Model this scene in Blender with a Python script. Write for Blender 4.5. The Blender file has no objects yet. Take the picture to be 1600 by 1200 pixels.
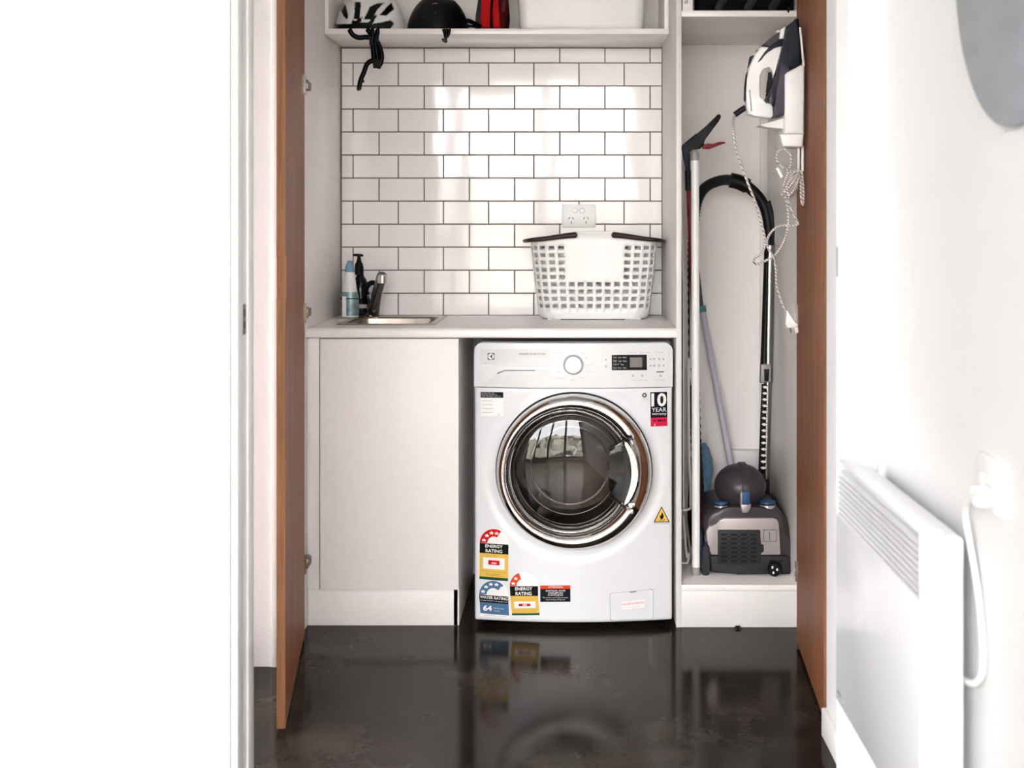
import bpy, bmesh, math, random
from mathutils import Vector, Matrix

random.seed(7)
PI = math.pi
scene = bpy.context.scene
C = scene.collection

# ------------------------------------------------------------------ camera, light, exposure
F, CX, CY, H = 2150.0, 890.0, 362.0, 1.16      # focal length in px, vanishing point, eye height
cam_d = bpy.data.cameras.new('camera')
cam = bpy.data.objects.new('camera', cam_d)
C.objects.link(cam)
cam.location = (0, 0, H)
cam.rotation_euler = (PI / 2, 0, 0)
cam_d.sensor_width = 36
cam_d.lens = 36 * F / 1600
cam_d.shift_x = (800 - CX) / 1600
cam_d.shift_y = (CY - 600) / 1600
cam_d.clip_start = 0.05
cam_d.dof.use_dof = True
cam_d.dof.focus_distance = 4.05
cam_d.dof.aperture_fstop = 5.0
scene.camera = cam

scene.view_settings.view_transform = 'Standard'
scene.view_settings.look = 'None'
scene.view_settings.gamma = 1
scene.view_settings.use_curve_mapping = False
scene.view_settings.exposure = 1.15

W = bpy.data.worlds.new('overcast_sky')
scene.world = W
W.use_nodes = True
nt = W.node_tree
for n in list(nt.nodes):
    nt.nodes.remove(n)
w_out = nt.nodes.new('ShaderNodeOutputWorld')
w_bg = nt.nodes.new('ShaderNodeBackground')
w_tc = nt.nodes.new('ShaderNodeTexCoord')
w_sep = nt.nodes.new('ShaderNodeSeparateXYZ')
w_rmp = nt.nodes.new('ShaderNodeValToRGB')
nt.links.new(w_tc.outputs['Generated'], w_sep.inputs[0])
nt.links.new(w_sep.outputs['Z'], w_rmp.inputs[0])
nt.links.new(w_rmp.outputs[0], w_bg.inputs[0])
nt.links.new(w_bg.outputs[0], w_out.inputs[0])
el = w_rmp.color_ramp.elements
el[0].position = 0.0;  el[0].color = (0.21, 0.205, 0.20, 1)
el[1].position = 0.06; el[1].color = (1.0, 0.965, 0.995, 1)
w_bg.inputs[1].default_value = 12.5


def portal(name, loc, rot, sx, sy):
    l = bpy.data.lights.new(name, 'AREA')
    l.shape = 'RECTANGLE'; l.size = sx; l.size_y = sy
    l.cycles.is_portal = True
    o = bpy.data.objects.new(name, l); C.objects.link(o)
    o.location = loc; o.rotation_euler = rot
    return o


sun_d = bpy.data.lights.new('sun', 'SUN')
sun_d.energy = 105.0
sun_d.angle = math.radians(0.6)
sun_d.color = (1.0, 0.965, 0.95)
sun = bpy.data.objects.new('sun', sun_d)
C.objects.link(sun)
sun.rotation_euler = (math.radians(-48), 0, math.radians(12))   # stands over the far side of the house

ROOM_Y0 = -1.2       # wall with the big windows, behind the camera
ROOM_X0 = -3.3
CEIL = 2.60
WIN = (-2.2, 0.50, 0.05, 2.30)
portal('window_daylight', ((WIN[0] + WIN[1]) / 2, ROOM_Y0 - 0.02, (WIN[2] + WIN[3]) / 2), (PI / 2, 0, 0),
       WIN[1] - WIN[0], WIN[3] - WIN[2])
WIN_L = (1.35, 1.50, 1.2, 1.9)      # unseen slit window added to brighten the right wall
portal('added_window_daylight', (ROOM_X0 - 0.02, (WIN_L[0] + WIN_L[1]) / 2, (WIN_L[2] + WIN_L[3]) / 2), (PI / 2, 0, -PI / 2),
       WIN_L[1] - WIN_L[0], WIN_L[3] - WIN_L[2])
HALL_X0 = -1.15
WIN_H = (2.80, 3.64, 0.04, 2.40)     # glazed door at the hidden end of the hall
portal('hall_daylight', (HALL_X0 - 0.02, (WIN_H[0] + WIN_H[1]) / 2, (WIN_H[2] + WIN_H[3]) / 2), (PI / 2, 0, -PI / 2),
       WIN_H[1] - WIN_H[0], WIN_H[3] - WIN_H[2])


# ------------------------------------------------------------------ helpers
def X(px, Y): return (px - CX) * Y / F
def Z(py, Y): return H - (py - CY) * Y / F
def P(px, py, Y): return Vector((X(px, Y), Y, Z(py, Y)))


def lin(c):
    c = c / 255.0
    return c / 12.92 if c <= 0.04045 else ((c + 0.055) / 1.055) ** 2.4


def rgb(r, g, b): return (lin(r), lin(g), lin(b), 1)


def mat(name, col, rough=0.5, metal=0.0, var=0.04, scale=30.0, bump=0.0, bscale=None, coat=0.0, spec=0.5,
        stretch=None, ior=None):
    """Principled material with a faint procedural mottling."""
    m = bpy.data.materials.new(name)
    m.use_nodes = True
    t = m.node_tree
    p = t.nodes['Principled BSDF']
    p.inputs['Roughness'].default_value = rough
    p.inputs['Metallic'].default_value = metal
    p.inputs['Specular IOR Level'].default_value = spec
    p.inputs['Coat Weight'].default_value = coat
    p.inputs['Coat Roughness'].default_value = 0.05
    if ior:
        p.inputs['IOR'].default_value = ior
    tc = t.nodes.new('ShaderNodeTexCoord')
    mp = t.nodes.new('ShaderNodeMapping')
    if stretch:
        mp.inputs['Scale'].default_value = stretch
    nz = t.nodes.new('ShaderNodeTexNoise')
    nz.inputs['Scale'].default_value = scale
    nz.inputs['Detail'].default_value = 4
    rp = t.nodes.new('ShaderNodeValToRGB')
    a = tuple(max(0, c * (1 - var)) for c in col[:3]) + (1,)
    b = tuple(min(1, c * (1 + var)) for c in col[:3]) + (1,)
    rp.color_ramp.elements[0].position = 0.3
    rp.color_ramp.elements[1].position = 0.7
    rp.color_ramp.elements[0].color = a
    rp.color_ramp.elements[1].color = b
    t.links.new(tc.outputs['Object'], mp.inputs[0])
    t.links.new(mp.outputs[0], nz.inputs['Vector'])
    t.links.new(nz.outputs[0], rp.inputs[0])
    t.links.new(rp.outputs[0], p.inputs['Base Color'])
    if bump:
        nb = t.nodes.new('ShaderNodeTexNoise')
        nb.inputs['Scale'].default_value = bscale or scale * 4
        nb.inputs['Detail'].default_value = 3
        bp = t.nodes.new('ShaderNodeBump')
        bp.inputs['Strength'].default_value = bump
        bp.inputs['Distance'].default_value = 0.002
        t.links.new(mp.outputs[0], nb.inputs['Vector'])
        t.links.new(nb.outputs[0], bp.inputs['Height'])
        t.links.new(bp.outputs[0], p.inputs['Normal'])
    return m


def wood(name, dark, light, scale=1.0):
    m = bpy.data.materials.new(name)
    m.use_nodes = True
    t = m.node_tree
    p = t.nodes['Principled BSDF']
    p.inputs['Roughness'].default_value = 0.5
    p.inputs['Specular IOR Level'].default_value = 0.12
    tc = t.nodes.new('ShaderNodeTexCoord')
    mp = t.nodes.new('ShaderNodeMapping')
    mp.inputs['Scale'].default_value = (60 * scale, 60 * scale, 1.3)
    nz = t.nodes.new('ShaderNodeTexNoise')
    nz.inputs['Scale'].default_value = 1.6
    nz.inputs['Detail'].default_value = 6
    nz.inputs['Roughness'].default_value = 0.65
    mp2 = t.nodes.new('ShaderNodeMapping')
    mp2.inputs['Scale'].default_value = (420, 420, 14)
    nz2 = t.nodes.new('ShaderNodeTexNoise')
    nz2.inputs['Scale'].default_value = 1.0
    nz2.inputs['Detail'].default_value = 2
    mx = t.nodes.new('ShaderNodeMath'); mx.operation = 'MULTIPLY_ADD'
    mx.inputs[1].default_value = 0.35
    rp = t.nodes.new('ShaderNodeValToRGB')
    rp.color_ramp.elements[0].position = 0.40
    rp.color_ramp.elements[1].position = 0.88
    rp.color_ramp.elements[0].color = dark
    rp.color_ramp.elements[1].color = light
    t.links.new(tc.outputs['Object'], mp.inputs[0])
    t.links.new(tc.outputs['Object'], mp2.inputs[0])
    t.links.new(mp.outputs[0], nz.inputs['Vector'])
    t.links.new(mp2.outputs[0], nz2.inputs['Vector'])
    t.links.new(nz2.outputs[0], mx.inputs[0])
    t.links.new(nz.outputs[0], mx.inputs[2])
    t.links.new(mx.outputs[0], rp.inputs[0])
    t.links.new(rp.outputs[0], p.inputs['Base Color'])
    bp = t.nodes.new('ShaderNodeBump')
    bp.inputs['Strength'].default_value = 0.08
    bp.inputs['Distance'].default_value = 0.001
    t.links.new(nz2.outputs[0], bp.inputs['Height'])
    t.links.new(bp.outputs[0], p.inputs['Normal'])
    return m


def concrete(name):
    m = bpy.data.materials.new(name)
    m.use_nodes = True
    t = m.node_tree
    p = t.nodes['Principled BSDF']
    tc = t.nodes.new('ShaderNodeTexCoord')
    n1 = t.nodes.new('ShaderNodeTexNoise')
    n1.inputs['Scale'].default_value = 2.6
    n1.inputs['Detail'].default_value = 7
    n1.inputs['Roughness'].default_value = 0.62
    n2 = t.nodes.new('ShaderNodeTexNoise')
    n2.inputs['Scale'].default_value = 70
    n2.inputs['Detail'].default_value = 4
    mx = t.nodes.new('ShaderNodeMath'); mx.operation = 'MULTIPLY_ADD'
    mx.inputs[1].default_value = 0.18
    rp = t.nodes.new('ShaderNodeValToRGB')
    rp.color_ramp.elements[0].position = 0.44
    rp.color_ramp.elements[1].position = 0.80
    rp.color_ramp.elements[0].color = rgb(17, 15, 13)
    rp.color_ramp.elements[1].color = rgb(62, 55, 48)
    rr = t.nodes.new('ShaderNodeValToRGB')
    rr.color_ramp.elements[0].color = (0.06, 0.06, 0.06, 1)
    rr.color_ramp.elements[1].color = (0.20, 0.20, 0.20, 1)
    t.links.new(tc.outputs['Object'], n1.inputs['Vector'])
    t.links.new(tc.outputs['Object'], n2.inputs['Vector'])
    t.links.new(n2.outputs[0], mx.inputs[0])
    t.links.new(n1.outputs[0], mx.inputs[2])
    t.links.new(mx.outputs[0], rp.inputs[0])
    t.links.new(rp.outputs[0], p.inputs['Base Color'])
    t.links.new(n1.outputs[0], rr.inputs[0])
    # worn polish: a diffuse slab under a thin, partly worn sheen
    p.inputs['Specular IOR Level'].default_value = 0.0
    p.inputs['Roughness'].default_value = 0.9
    gl = t.nodes.new('ShaderNodeBsdfGlossy')
    gl.inputs['Color'].default_value = (1.0, 0.97, 0.94, 1)
    t.links.new(rr.outputs[0], gl.inputs['Roughness'])
    fr = t.nodes.new('ShaderNodeFresnel'); fr.inputs[0].default_value = 1.45
    sc = t.nodes.new('ShaderNodeMath'); sc.operation = 'MULTIPLY'; sc.inputs[1].default_value = 0.42
    ms = t.nodes.new('ShaderNodeMixShader')
    t.links.new(fr.outputs[0], sc.inputs[0])
    t.links.new(sc.outputs[0], ms.inputs[0])
    t.links.new(p.outputs[0], ms.inputs[1])
    t.links.new(gl.outputs[0], ms.inputs[2])
    t.links.new(ms.outputs[0], t.nodes['Material Output'].inputs['Surface'])
    return m


def glass(name, tint=(0.8, 0.8, 0.8, 1), rough=0.0, boost=0.0):
    m = bpy.data.materials.new(name)
    m.use_nodes = True
    t = m.node_tree
    for n in list(t.nodes):
        t.nodes.remove(n)
    o = t.nodes.new('ShaderNodeOutputMaterial')
    mixn = t.nodes.new('ShaderNodeMixShader')
    tr = t.nodes.new('ShaderNodeBsdfTransparent'); tr.inputs[0].default_value = tint
    gl = t.nodes.new('ShaderNodeBsdfGlossy'); gl.inputs['Roughness'].default_value = rough
    lw_ = t.nodes.new('ShaderNodeLayerWeight'); lw_.inputs[0].default_value = 0.5      # same on both sides of the pane
    pw_ = t.nodes.new('ShaderNodeMath'); pw_.operation = 'POWER'; pw_.inputs[1].default_value = 5.0
    ad = t.nodes.new('ShaderNodeMath'); ad.operation = 'MULTIPLY_ADD'
    ad.inputs[1].default_value = 0.96; ad.inputs[2].default_value = 0.04 + boost
    t.links.new(lw_.outputs['Facing'], pw_.inputs[0])
    t.links.new(pw_.outputs[0], ad.inputs[0])
    t.links.new(ad.outputs[0], mixn.inputs[0])
    t.links.new(tr.outputs[0], mixn.inputs[1])
    t.links.new(gl.outputs[0], mixn.inputs[2])
    t.links.new(mixn.outputs[0], o.inputs[0])
    return m


def braided(name, a, b, freq=260):
    m = mat(name, a, rough=0.8)
    t = m.node_tree
    p = t.nodes['Principled BSDF']
    tc = t.nodes.new('ShaderNodeTexCoord')
    wv = t.nodes.new('ShaderNodeTexWave')
    wv.bands_direction = 'DIAGONAL'
    wv.inputs['Scale'].default_value = freq / 6.0
    wv.inputs['Distortion'].default_value = 1.5
    rp = t.nodes.new('ShaderNodeValToRGB')
    rp.color_ramp.elements[0].position = 0.10
    rp.color_ramp.elements[1].position = 0.28
    rp.color_ramp.elements[0].color = b
    rp.color_ramp.elements[1].color = a
    t.links.new(tc.outputs['Object'], wv.inputs['Vector'])
    t.links.new(wv.outputs[0], rp.inputs[0])
    t.links.new(rp.outputs[0], p.inputs['Base Color'])
    return m


M = {}
M['wall'] = mat('painted_plaster', rgb(223, 223, 223), 0.7, var=0.012, scale=6, bump=0.03, bscale=220)
M['ceiling'] = mat('ceiling_paint', rgb(240, 240, 238), 0.8, var=0.01, scale=5)
M['trim'] = mat('white_gloss_trim', rgb(238, 238, 235), 0.4, var=0.012, scale=8)
M['floor'] = concrete('polished_concrete')
M['laminate'] = mat('white_laminate', rgb(249, 244, 241), 0.26, var=0.012, scale=40, bump=0.01, bscale=400)
M['laminate_door'] = mat('satin_cabinet_door', rgb(246, 240, 237), 0.45, var=0.012, scale=40)
M['worktop'] = mat('worktop_laminate', rgb(244, 240, 237), 0.35, var=0.02, scale=160)
M['edge'] = mat('white_edging', rgb(227, 224, 221), 0.4, var=0.012)
M['tile'] = mat('glazed_white_tile', rgb(250, 246, 244), 0.06, var=0.01, scale=12, bump=0.05, bscale=28)
M['grout'] = mat('brown_grey_grout', rgb(112, 97, 88), 0.9, var=0.08, scale=90)
M['wood'] = wood('walnut_veneer', rgb(94, 52, 33), rgb(172, 112, 77))
M['wood_edge'] = wood('door_edge_timber', rgb(112, 74, 51), rgb(168, 120, 86), 0.6)
M['appliance'] = mat('white_enamel', rgb(229, 230, 232), 0.22, var=0.006, scale=20)
M['appliance_plastic'] = mat('white_fascia_plastic', rgb(228, 229, 231), 0.32, var=0.006)
M['drawer_grey'] = mat('pale_grey_fascia', rgb(216, 217, 219), 0.35, var=0.006)
M['chrome'] = mat('chrome', rgb(222, 220, 218), 0.03, 1.0, var=0.01)
M['chrome_reflecting_dark'] = mat('chrome_painted_reflection', rgb(128, 124, 121), 0.1, 1.0, var=0.03)  # plain chrome darkened to stand in for the dark door's reflection
M['wand_steel'] = mat('satin_wand_steel', rgb(150, 149, 148), 0.22, 1.0, var=0.02)
M['steel'] = mat('brushed_steel', rgb(160, 150, 140), 0.3, 1.0, var=0.06, scale=60, stretch=(1, 20, 1))
M['dark_metal'] = mat('hinge_metal', rgb(120, 110, 100), 0.35, 0.9, var=0.1)
M['black'] = mat('black_plastic', rgb(9, 10, 11), 0.45, var=0.15, spec=0.22)
M['black_gloss'] = mat('black_gloss', rgb(8, 9, 10), 0.1, var=0.1, spec=0.35)
M['black_fabric'] = mat('black_fabric', rgb(9, 9, 10), 0.9, var=0.3, scale=300, bump=0.2, bscale=500, spec=0.1)
M['dark_rubber'] = mat('dark_rubber', rgb(30, 29, 29), 0.6, var=0.1, spec=0.2)
M['drum'] = mat('drum_steel', rgb(88, 79, 74), 0.42, 0.85, var=0.3, scale=14)
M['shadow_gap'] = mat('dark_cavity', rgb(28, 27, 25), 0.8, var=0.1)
M['white_plastic'] = mat('white_plastic', rgb(238, 237, 235), 0.35, var=0.008)
M['grey_plastic'] = mat('grey_plastic', rgb(150, 150, 150), 0.4, var=0.03)
M['brown_plastic'] = mat('dark_brown_plastic', rgb(40, 22, 20), 0.4, var=0.08, spec=0.3)
M['silver_plastic'] = mat('silver_plastic', rgb(176, 166, 166), 0.3, 0.35, var=0.03)
M['charcoal'] = mat('charcoal_plastic', rgb(66, 60, 63), 0.35, 0.25, var=0.05, spec=0.3)
M['charcoal_dark'] = mat('dark_charcoal_plastic', rgb(40, 40, 42), 0.5, var=0.06, spec=0.2)
M['blue_plastic'] = mat('blue_plastic', rgb(42, 80, 124), 0.35, var=0.05, spec=0.3)
M['navy'] = mat('navy_plastic', rgb(22, 27, 36), 0.3, var=0.08, spec=0.3)
M['purple_grey'] = mat('purple_grey_plastic', rgb(74, 68, 80), 0.25, var=0.05, spec=0.3)
M['red'] = mat('red_fabric', rgb(180, 6, 12), 0.7, var=0.12, scale=40, bump=0.1, spec=0.15)
M['maroon'] = mat('maroon_fabric', rgb(70, 8, 12), 0.8, var=0.12, scale=40, spec=0.1)
M['red_plastic'] = mat('red_plastic', rgb(122, 12, 18), 0.4, var=0.05, spec=0.25)
M['blue_dark'] = mat('petrol_blue_plastic', rgb(12, 30, 50), 0.45, var=0.06, spec=0.25)
M['green'] = mat('teal_green_plastic', rgb(40, 124, 108), 0.4, var=0.05)
M['lilac'] = mat('lilac_painted_tube', rgb(196, 192, 206), 0.35, var=0.02)
M['grey_fabric'] = mat('grey_cover_fabric', rgb(92, 88, 84), 0.95, var=0.15, scale=220, bump=0.2, spec=0.1)
M['blue_cloth'] = mat('blue_cloth', rgb(92, 124, 148), 0.9, var=0.2, scale=70, bump=0.3)
M['light_blue'] = mat('light_blue_plastic', rgb(118, 160, 184), 0.35, var=0.03)
M['teal_label'] = mat('grey_green_label', rgb(122, 146, 150), 0.3, 0.2, var=0.35, scale=60)
M['cord'] = braided('braided_cord', rgb(216, 208, 202), rgb(90, 80, 78), 430)
M['disc'] = mat('brushed_grey_disc', rgb(150, 156, 162), 0.45, 0.1, var=0.10, scale=5, stretch=(1, 1.6, 5))
M['sticker_white'] = mat('sticker_white', rgb(240, 240, 238), 0.45, var=0.004)
M['ink'] = mat('black_ink', rgb(8, 8, 9), 0.6, var=0.02, spec=0.15)
M['ink_grey'] = mat('grey_ink', rgb(104, 102, 102), 0.6, var=0.02, spec=0.2)
M['ink_pale'] = mat('pale_grey_ink', rgb(186, 185, 184), 0.5, var=0.02)
M['lcd'] = mat('grey_display', rgb(126, 120, 116), 0.25, var=0.12, scale=60)
M['s_red'] = mat('sticker_red', rgb(206, 10, 14), 0.6, var=0.01, spec=0.15)
M['s_orange'] = mat('sticker_orange', rgb(226, 66, 24), 0.6, var=0.01, spec=0.15)
M['s_yellow'] = mat('sticker_yellow', rgb(228, 186, 84), 0.6, var=0.01, spec=0.15)
M['s_green'] = mat('sticker_green', rgb(8, 76, 46), 0.6, var=0.01, spec=0.15)
M['s_blue'] = mat('sticker_blue', rgb(74, 112, 146), 0.6, var=0.01, spec=0.15)
M['s_navy'] = mat('sticker_navy', rgb(16, 20, 32), 0.6, var=0.01, spec=0.15)
M['s_pink'] = mat('sticker_pink', rgb(208, 34, 74), 0.6, var=0.01, spec=0.15)
M['s_amber'] = mat('sticker_amber', rgb(242, 196, 84), 0.45, var=0.01)
M['cord_white'] = mat('white_cable', rgb(236, 235, 232), 0.4, var=0.01)
M['door_glass'] = glass('smoked_door_glass', (0.66, 0.64, 0.62, 1), 0.0, 0.0)
M['bowl_glass'] = glass('inner_bowl_glass', (0.66, 0.64, 0.62, 1), 0.5, 0.0)
M['grip_glass'] = glass('smoked_grip', (0.35, 0.34, 0.33, 1), 0.02, 0.0)
M['window_glass'] = glass('window_glass', (0.97, 0.98, 0.98, 1), 0.0, 0.0)
M['hedge'] = mat('hedge_leaves', rgb(98, 98, 88), 0.8, var=0.5, scale=9)
M['lawn'] = mat('lawn_grass', rgb(178, 173, 170), 0.9, var=0.25, scale=4)  # unseen ground lightened so it bounces daylight indoors
M['window_frame'] = mat('dark_window_frame', rgb(52, 50, 48), 0.4, var=0.03)


def link(o, parent=None):
    C.objects.link(o)
    if parent is not None:
        o.parent = parent
        o.matrix_parent_inverse = Matrix.Translation(-Vector(world_loc(parent)))
    return o


def world_loc(o):
    l = Vector(o.location)
    return l if o.type == 'EMPTY' else Vector((0, 0, 0))


def finish(bm, name, m, parent=None, angle=38):
    """bmesh in world coordinates -> one linked mesh object."""
    bmesh.ops.recalc_face_normals(bm, faces=bm.faces)
    for e in bm.edges:
        if len(e.link_faces) == 2 and e.calc_face_angle(0) > math.radians(angle):
            e.smooth = False
    for f in bm.faces:
        f.smooth = True
    me = bpy.data.meshes.new(name)
    bm.to_mesh(me)
    bm.free()
    if m is not None:
        me.materials.append(M[m] if isinstance(m, str) else m)
    o = bpy.data.objects.new(name, me)
    return link(o, parent)


def tag(o, label=None, cat=None, group=None, kind=None):
    if label: o['label'] = label
    if cat: o['category'] = cat
    if group: o['group'] = group
    if kind: o['kind'] = kind
    return o


def thing(name, label, cat, loc, group=None):
    o = bpy.data.objects.new(name, None)
    o.empty_display_size = 0.05
    C.objects.link(o)
    o.location = loc
    return tag(o, label, cat, group)


def add_box(bm, x0, x1, y0, y1, z0, z1, bev=0.0, segs=2):
    x0, x1 = min(x0, x1), max(x0, x1)
    y0, y1 = min(y0, y1), max(y0, y1)
    z0, z1 = min(z0, z1), max(z0, z1)
    v = [bm.verts.new(c) for c in ((x0, y0, z0), (x1, y0, z0), (x1, y1, z0), (x0, y1, z0),
                                   (x0, y0, z1), (x1, y0, z1), (x1, y1, z1), (x0, y1, z1))]
    fs = [bm.faces.new([v[i] for i in q]) for q in ((0, 3, 2, 1), (4, 5, 6, 7), (0, 1, 5, 4), (1, 2, 6, 5),
                                                    (2, 3, 7, 6), (3, 0, 4, 7))]
    if bev:
        es = list({e for f in fs for e in f.edges})
        bmesh.ops.bevel(bm, geom=es, offset=bev, segments=segs, affect='EDGES', profile=0.5)


def box(name, x0, x1, y0, y1, z0, z1, m, parent=None, bev=0.0, segs=2):
    bm = bmesh.new()
    add_box(bm, x0, x1, y0, y1, z0, z1, bev, segs)
    return finish(bm, name, m, parent)


def smooth_path(pts, n=8):
    pts = [Vector(p) for p in pts]
    if len(pts) < 3 or n <= 1:
        return pts
    out = []
    for i in range(len(pts) - 1):
        p0 = pts[max(i - 1, 0)]; p1 = pts[i]; p2 = pts[i + 1]; p3 = pts[min(i + 2, len(pts) - 1)]
        for k in range(n):
            t = k / n
            out.append(0.5 * ((2 * p1) + (-p0 + p2) * t + (2 * p0 - 5 * p1 + 4 * p2 - p3) * t * t
                              + (-p0 + 3 * p1 - 3 * p2 + p3) * t ** 3))
    out.append(pts[-1])
    return out


def add_tube(bm, pts, r, segs=10, n=8, flat=None, caps=True):
    """Sweep along pts. r: float or function of 0..1. flat=(a,b): ribbon half sizes, wide side in the image plane."""
    path = smooth_path(pts, n)
    N = len(path)
    rings = []
    prev = None
    for i, p in enumerate(path):
        t = (path[min(i + 1, N - 1)] - path[max(i - 1, 0)])
        if t.length < 1e-9:
            t = Vector((0, 0, 1))
        t.normalize()
        if flat:
            b = Vector((0, 1, 0))
            a = t.cross(b)
            if a.length < 1e-4:
                a = Vector((1, 0, 0))
            a.normalize(); b = t.cross(a)
        else:
            if prev is None:
                up = Vector((0, 1, 0)) if abs(t.y) < 0.9 else Vector((1, 0, 0))
                a = t.cross(up).normalized()
            else:
                a = (prev - t * prev.dot(t))
                a = a.normalized() if a.length > 1e-6 else t.orthogonal().normalized()
            prev = a
            b = t.cross(a)
        rr = r(i / max(1, N - 1)) if callable(r) else r
        ra, rb = (flat if flat else (rr, rr))
        rings.append([bm.verts.new(p + a * (ra * math.cos(2 * PI * k / segs)) + b * (rb * math.sin(2 * PI * k / segs)))
                      for k in range(segs)])
    for i in range(N - 1):
        for k in range(segs):
            bm.faces.new((rings[i][k], rings[i][(k + 1) % segs], rings[i + 1][(k + 1) % segs], rings[i + 1][k]))
    if caps:
        bm.faces.new(list(reversed(rings[0])))
        bm.faces.new(rings[-1])


def tube(name, pts, r, m, parent=None, segs=10, n=8, flat=None):
    bm = bmesh.new()
    add_tube(bm, pts, r, segs, n, flat)
    return finish(bm, name, m, parent, 50)


def add_lathe(bm, prof, origin, axis='Z', segs=40, sx=1.0, sy=1.0):
    """prof: list of (radius, height). axis Z: heights go up; axis Y: heights go along +Y."""
    ox, oy, oz = origin
    rings = []
    for r, h in prof:
        ring = []
        for k in range(segs):
            a = 2 * PI * k / segs
            c, s = r * math.cos(a), r * math.sin(a)
            if axis == 'Z':
                co = (ox + c * sx, oy + s * sy, oz + h)
            elif axis == 'Y':
                co = (ox + c * sx, oy + h, oz + s * sy)
            else:
                co = (ox + h, oy + c * sx, oz + s * sy)
            ring.append(co)
        if r < 1e-6:
            rings.append([bm.verts.new(ring[0])])
        else:
            rings.append([bm.verts.new(co) for co in ring])
    for i in range(len(rings) - 1):
        A, B = rings[i], rings[i + 1]
        for k in range(segs):
            k2 = (k + 1) % segs
            if len(A) == 1 and len(B) == 1:
                continue
            if len(A) == 1:
                bm.faces.new((A[0], B[k2], B[k]))
            elif len(B) == 1:
                bm.faces.new((A[k], A[k2], B[0]))
            else:
                bm.faces.new((A[k], A[k2], B[k2], B[k]))


def lathe(name, prof, origin, m, parent=None, axis='Z', segs=40, sx=1.0, sy=1.0):
    bm = bmesh.new()
    add_lathe(bm, prof, origin, axis, segs, sx, sy)
    return finish(bm, name, m, parent)


def add_prism(bm, pts, d0, d1, plane='XZ', bev=0.0, segs=2):
    """Closed outline extruded between depths d0 and d1 along the third axis."""
    def co(a, b, d):
        return {'XZ': (a, d, b), 'XY': (a, b, d), 'YZ': (d, a, b)}[plane]
    A = [bm.verts.new(co(a, b, d0)) for a, b in pts]
    B = [bm.verts.new(co(a, b, d1)) for a, b in pts]
    n = len(pts)
    f0 = bm.faces.new(A)
    f1 = bm.faces.new(list(reversed(B)))
    for i in range(n):
        bm.faces.new((A[i], B[i], B[(i + 1) % n], A[(i + 1) % n]))
    if bev:
        es = list(set(f0.edges) | set(f1.edges))
        bmesh.ops.bevel(bm, geom=es, offset=bev, segments=segs, affect='EDGES', profile=0.5)
    big = [f for f in bm.faces if len(f.verts) > 4]
    if big:
        bmesh.ops.triangulate(bm, faces=big)


def prism(name, pts, d0, d1, m, parent=None, plane='XZ', bev=0.0, segs=2):
    bm = bmesh.new()
    add_prism(bm, pts, d0, d1, plane, bev, segs)
    return finish(bm, name, m, parent)


def pxz(pts, Y): return [(X(a, Y), Z(b, Y)) for a, b in pts]


def smooth2(pts, n=5):
    """Closed Catmull-Rom through 2-D points."""
    out = []
    N = len(pts)
    for i in range(N):
        p0, p1, p2, p3 = (Vector(pts[(i + j - 1) % N]) for j in range(4))
        for k in range(n):
            t = k / n
            q = 0.5 * ((2 * p1) + (-p0 + p2) * t + (2 * p0 - 5 * p1 + 4 * p2 - p3) * t * t
                       + (-p0 + 3 * p1 - 3 * p2 + p3) * t ** 3)
            out.append((q.x, q.y))
    return out


def rrect(x0, x1, y0, y1, r, n=6):
    out = []
    for cx, cy, a0 in ((x1 - r, y1 - r, 0), (x0 + r, y1 - r, 90), (x0 + r, y0 + r, 180), (x1 - r, y0 + r, 270)):
        for k in range(n + 1):
            a = math.radians(a0 + 90 * k / n)
            out.append((cx + r * math.cos(a), cy + r * math.sin(a)))
    return out


def loft(bm, loops, close_first=False, close_last=True):
    rings = [[bm.verts.new(c) for c in lp] for lp in loops]
    n = len(rings[0])
    for i in range(len(rings) - 1):
        for k in range(n):
            bm.faces.new((rings[i][k], rings[i][(k + 1) % n], rings[i + 1][(k + 1) % n], rings[i + 1][k]))
    if close_first:
        bm.faces.new(list(reversed(rings[0])))
    if close_last:
        bm.faces.new(rings[-1])


def ellipsoid(name, c, r, m, parent=None, z0=-1.0, z1=1.0, nu=40, nv=20, power=1.0):
    bm = bmesh.new()
    prof = []
    a0, a1 = math.asin(max(-1, z0)), math.asin(min(1, z1))
    for k in range(nv + 1):
        a = a0 + (a1 - a0) * k / nv
        prof.append((max(0.0, math.cos(a)) ** power, math.sin(a)))
    if prof[0][0] > 1e-5:
        prof = [(0, prof[0][1])] + prof
    prof = [(0 if p[0] < 1e-5 else p[0], p[1]) for p in prof]
    add_lathe(bm, prof, (0, 0, 0), 'Z', nu)
    for v in bm.verts:
        v.co = Vector((c[0] + v.co.x * r[0], c[1] + v.co.y * r[1], c[2] + v.co.z * r[2]))
    return finish(bm, name, m, parent, 60)


def struct(o, label):
    return tag(o, label, o.name.split('_')[0], kind='structure')


# ------------------------------------------------------------------ the room shell
struct(box('roof', ROOM_X0 - 1.2, 1.6, ROOM_Y0 - 0.9, 5.6, CEIL + 0.06, CEIL + 0.20, 'trim'), 'roof slab with eaves over the room')
struct(box('floor', ROOM_X0 - 0.1, 1.0, ROOM_Y0 - 0.1, 4.80, -0.06, 0.0, 'floor'),
       'dark polished concrete floor with glossy reflections')
struct(box('ceiling', ROOM_X0 - 0.1, 1.0, ROOM_Y0 - 0.1, 4.80, CEIL, CEIL + 0.06, 'ceiling'),
       'white ceiling above the room')

YB = F / 463.0           # tile face, about 4.644
YF = F / 533.0           # front of the base cabinet, about 4.034
XL, XR = -0.772, 0.3126  # niche between the side panel and the tall cabinet
XT = 0.667               # right inside of the tall cabinet

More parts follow.
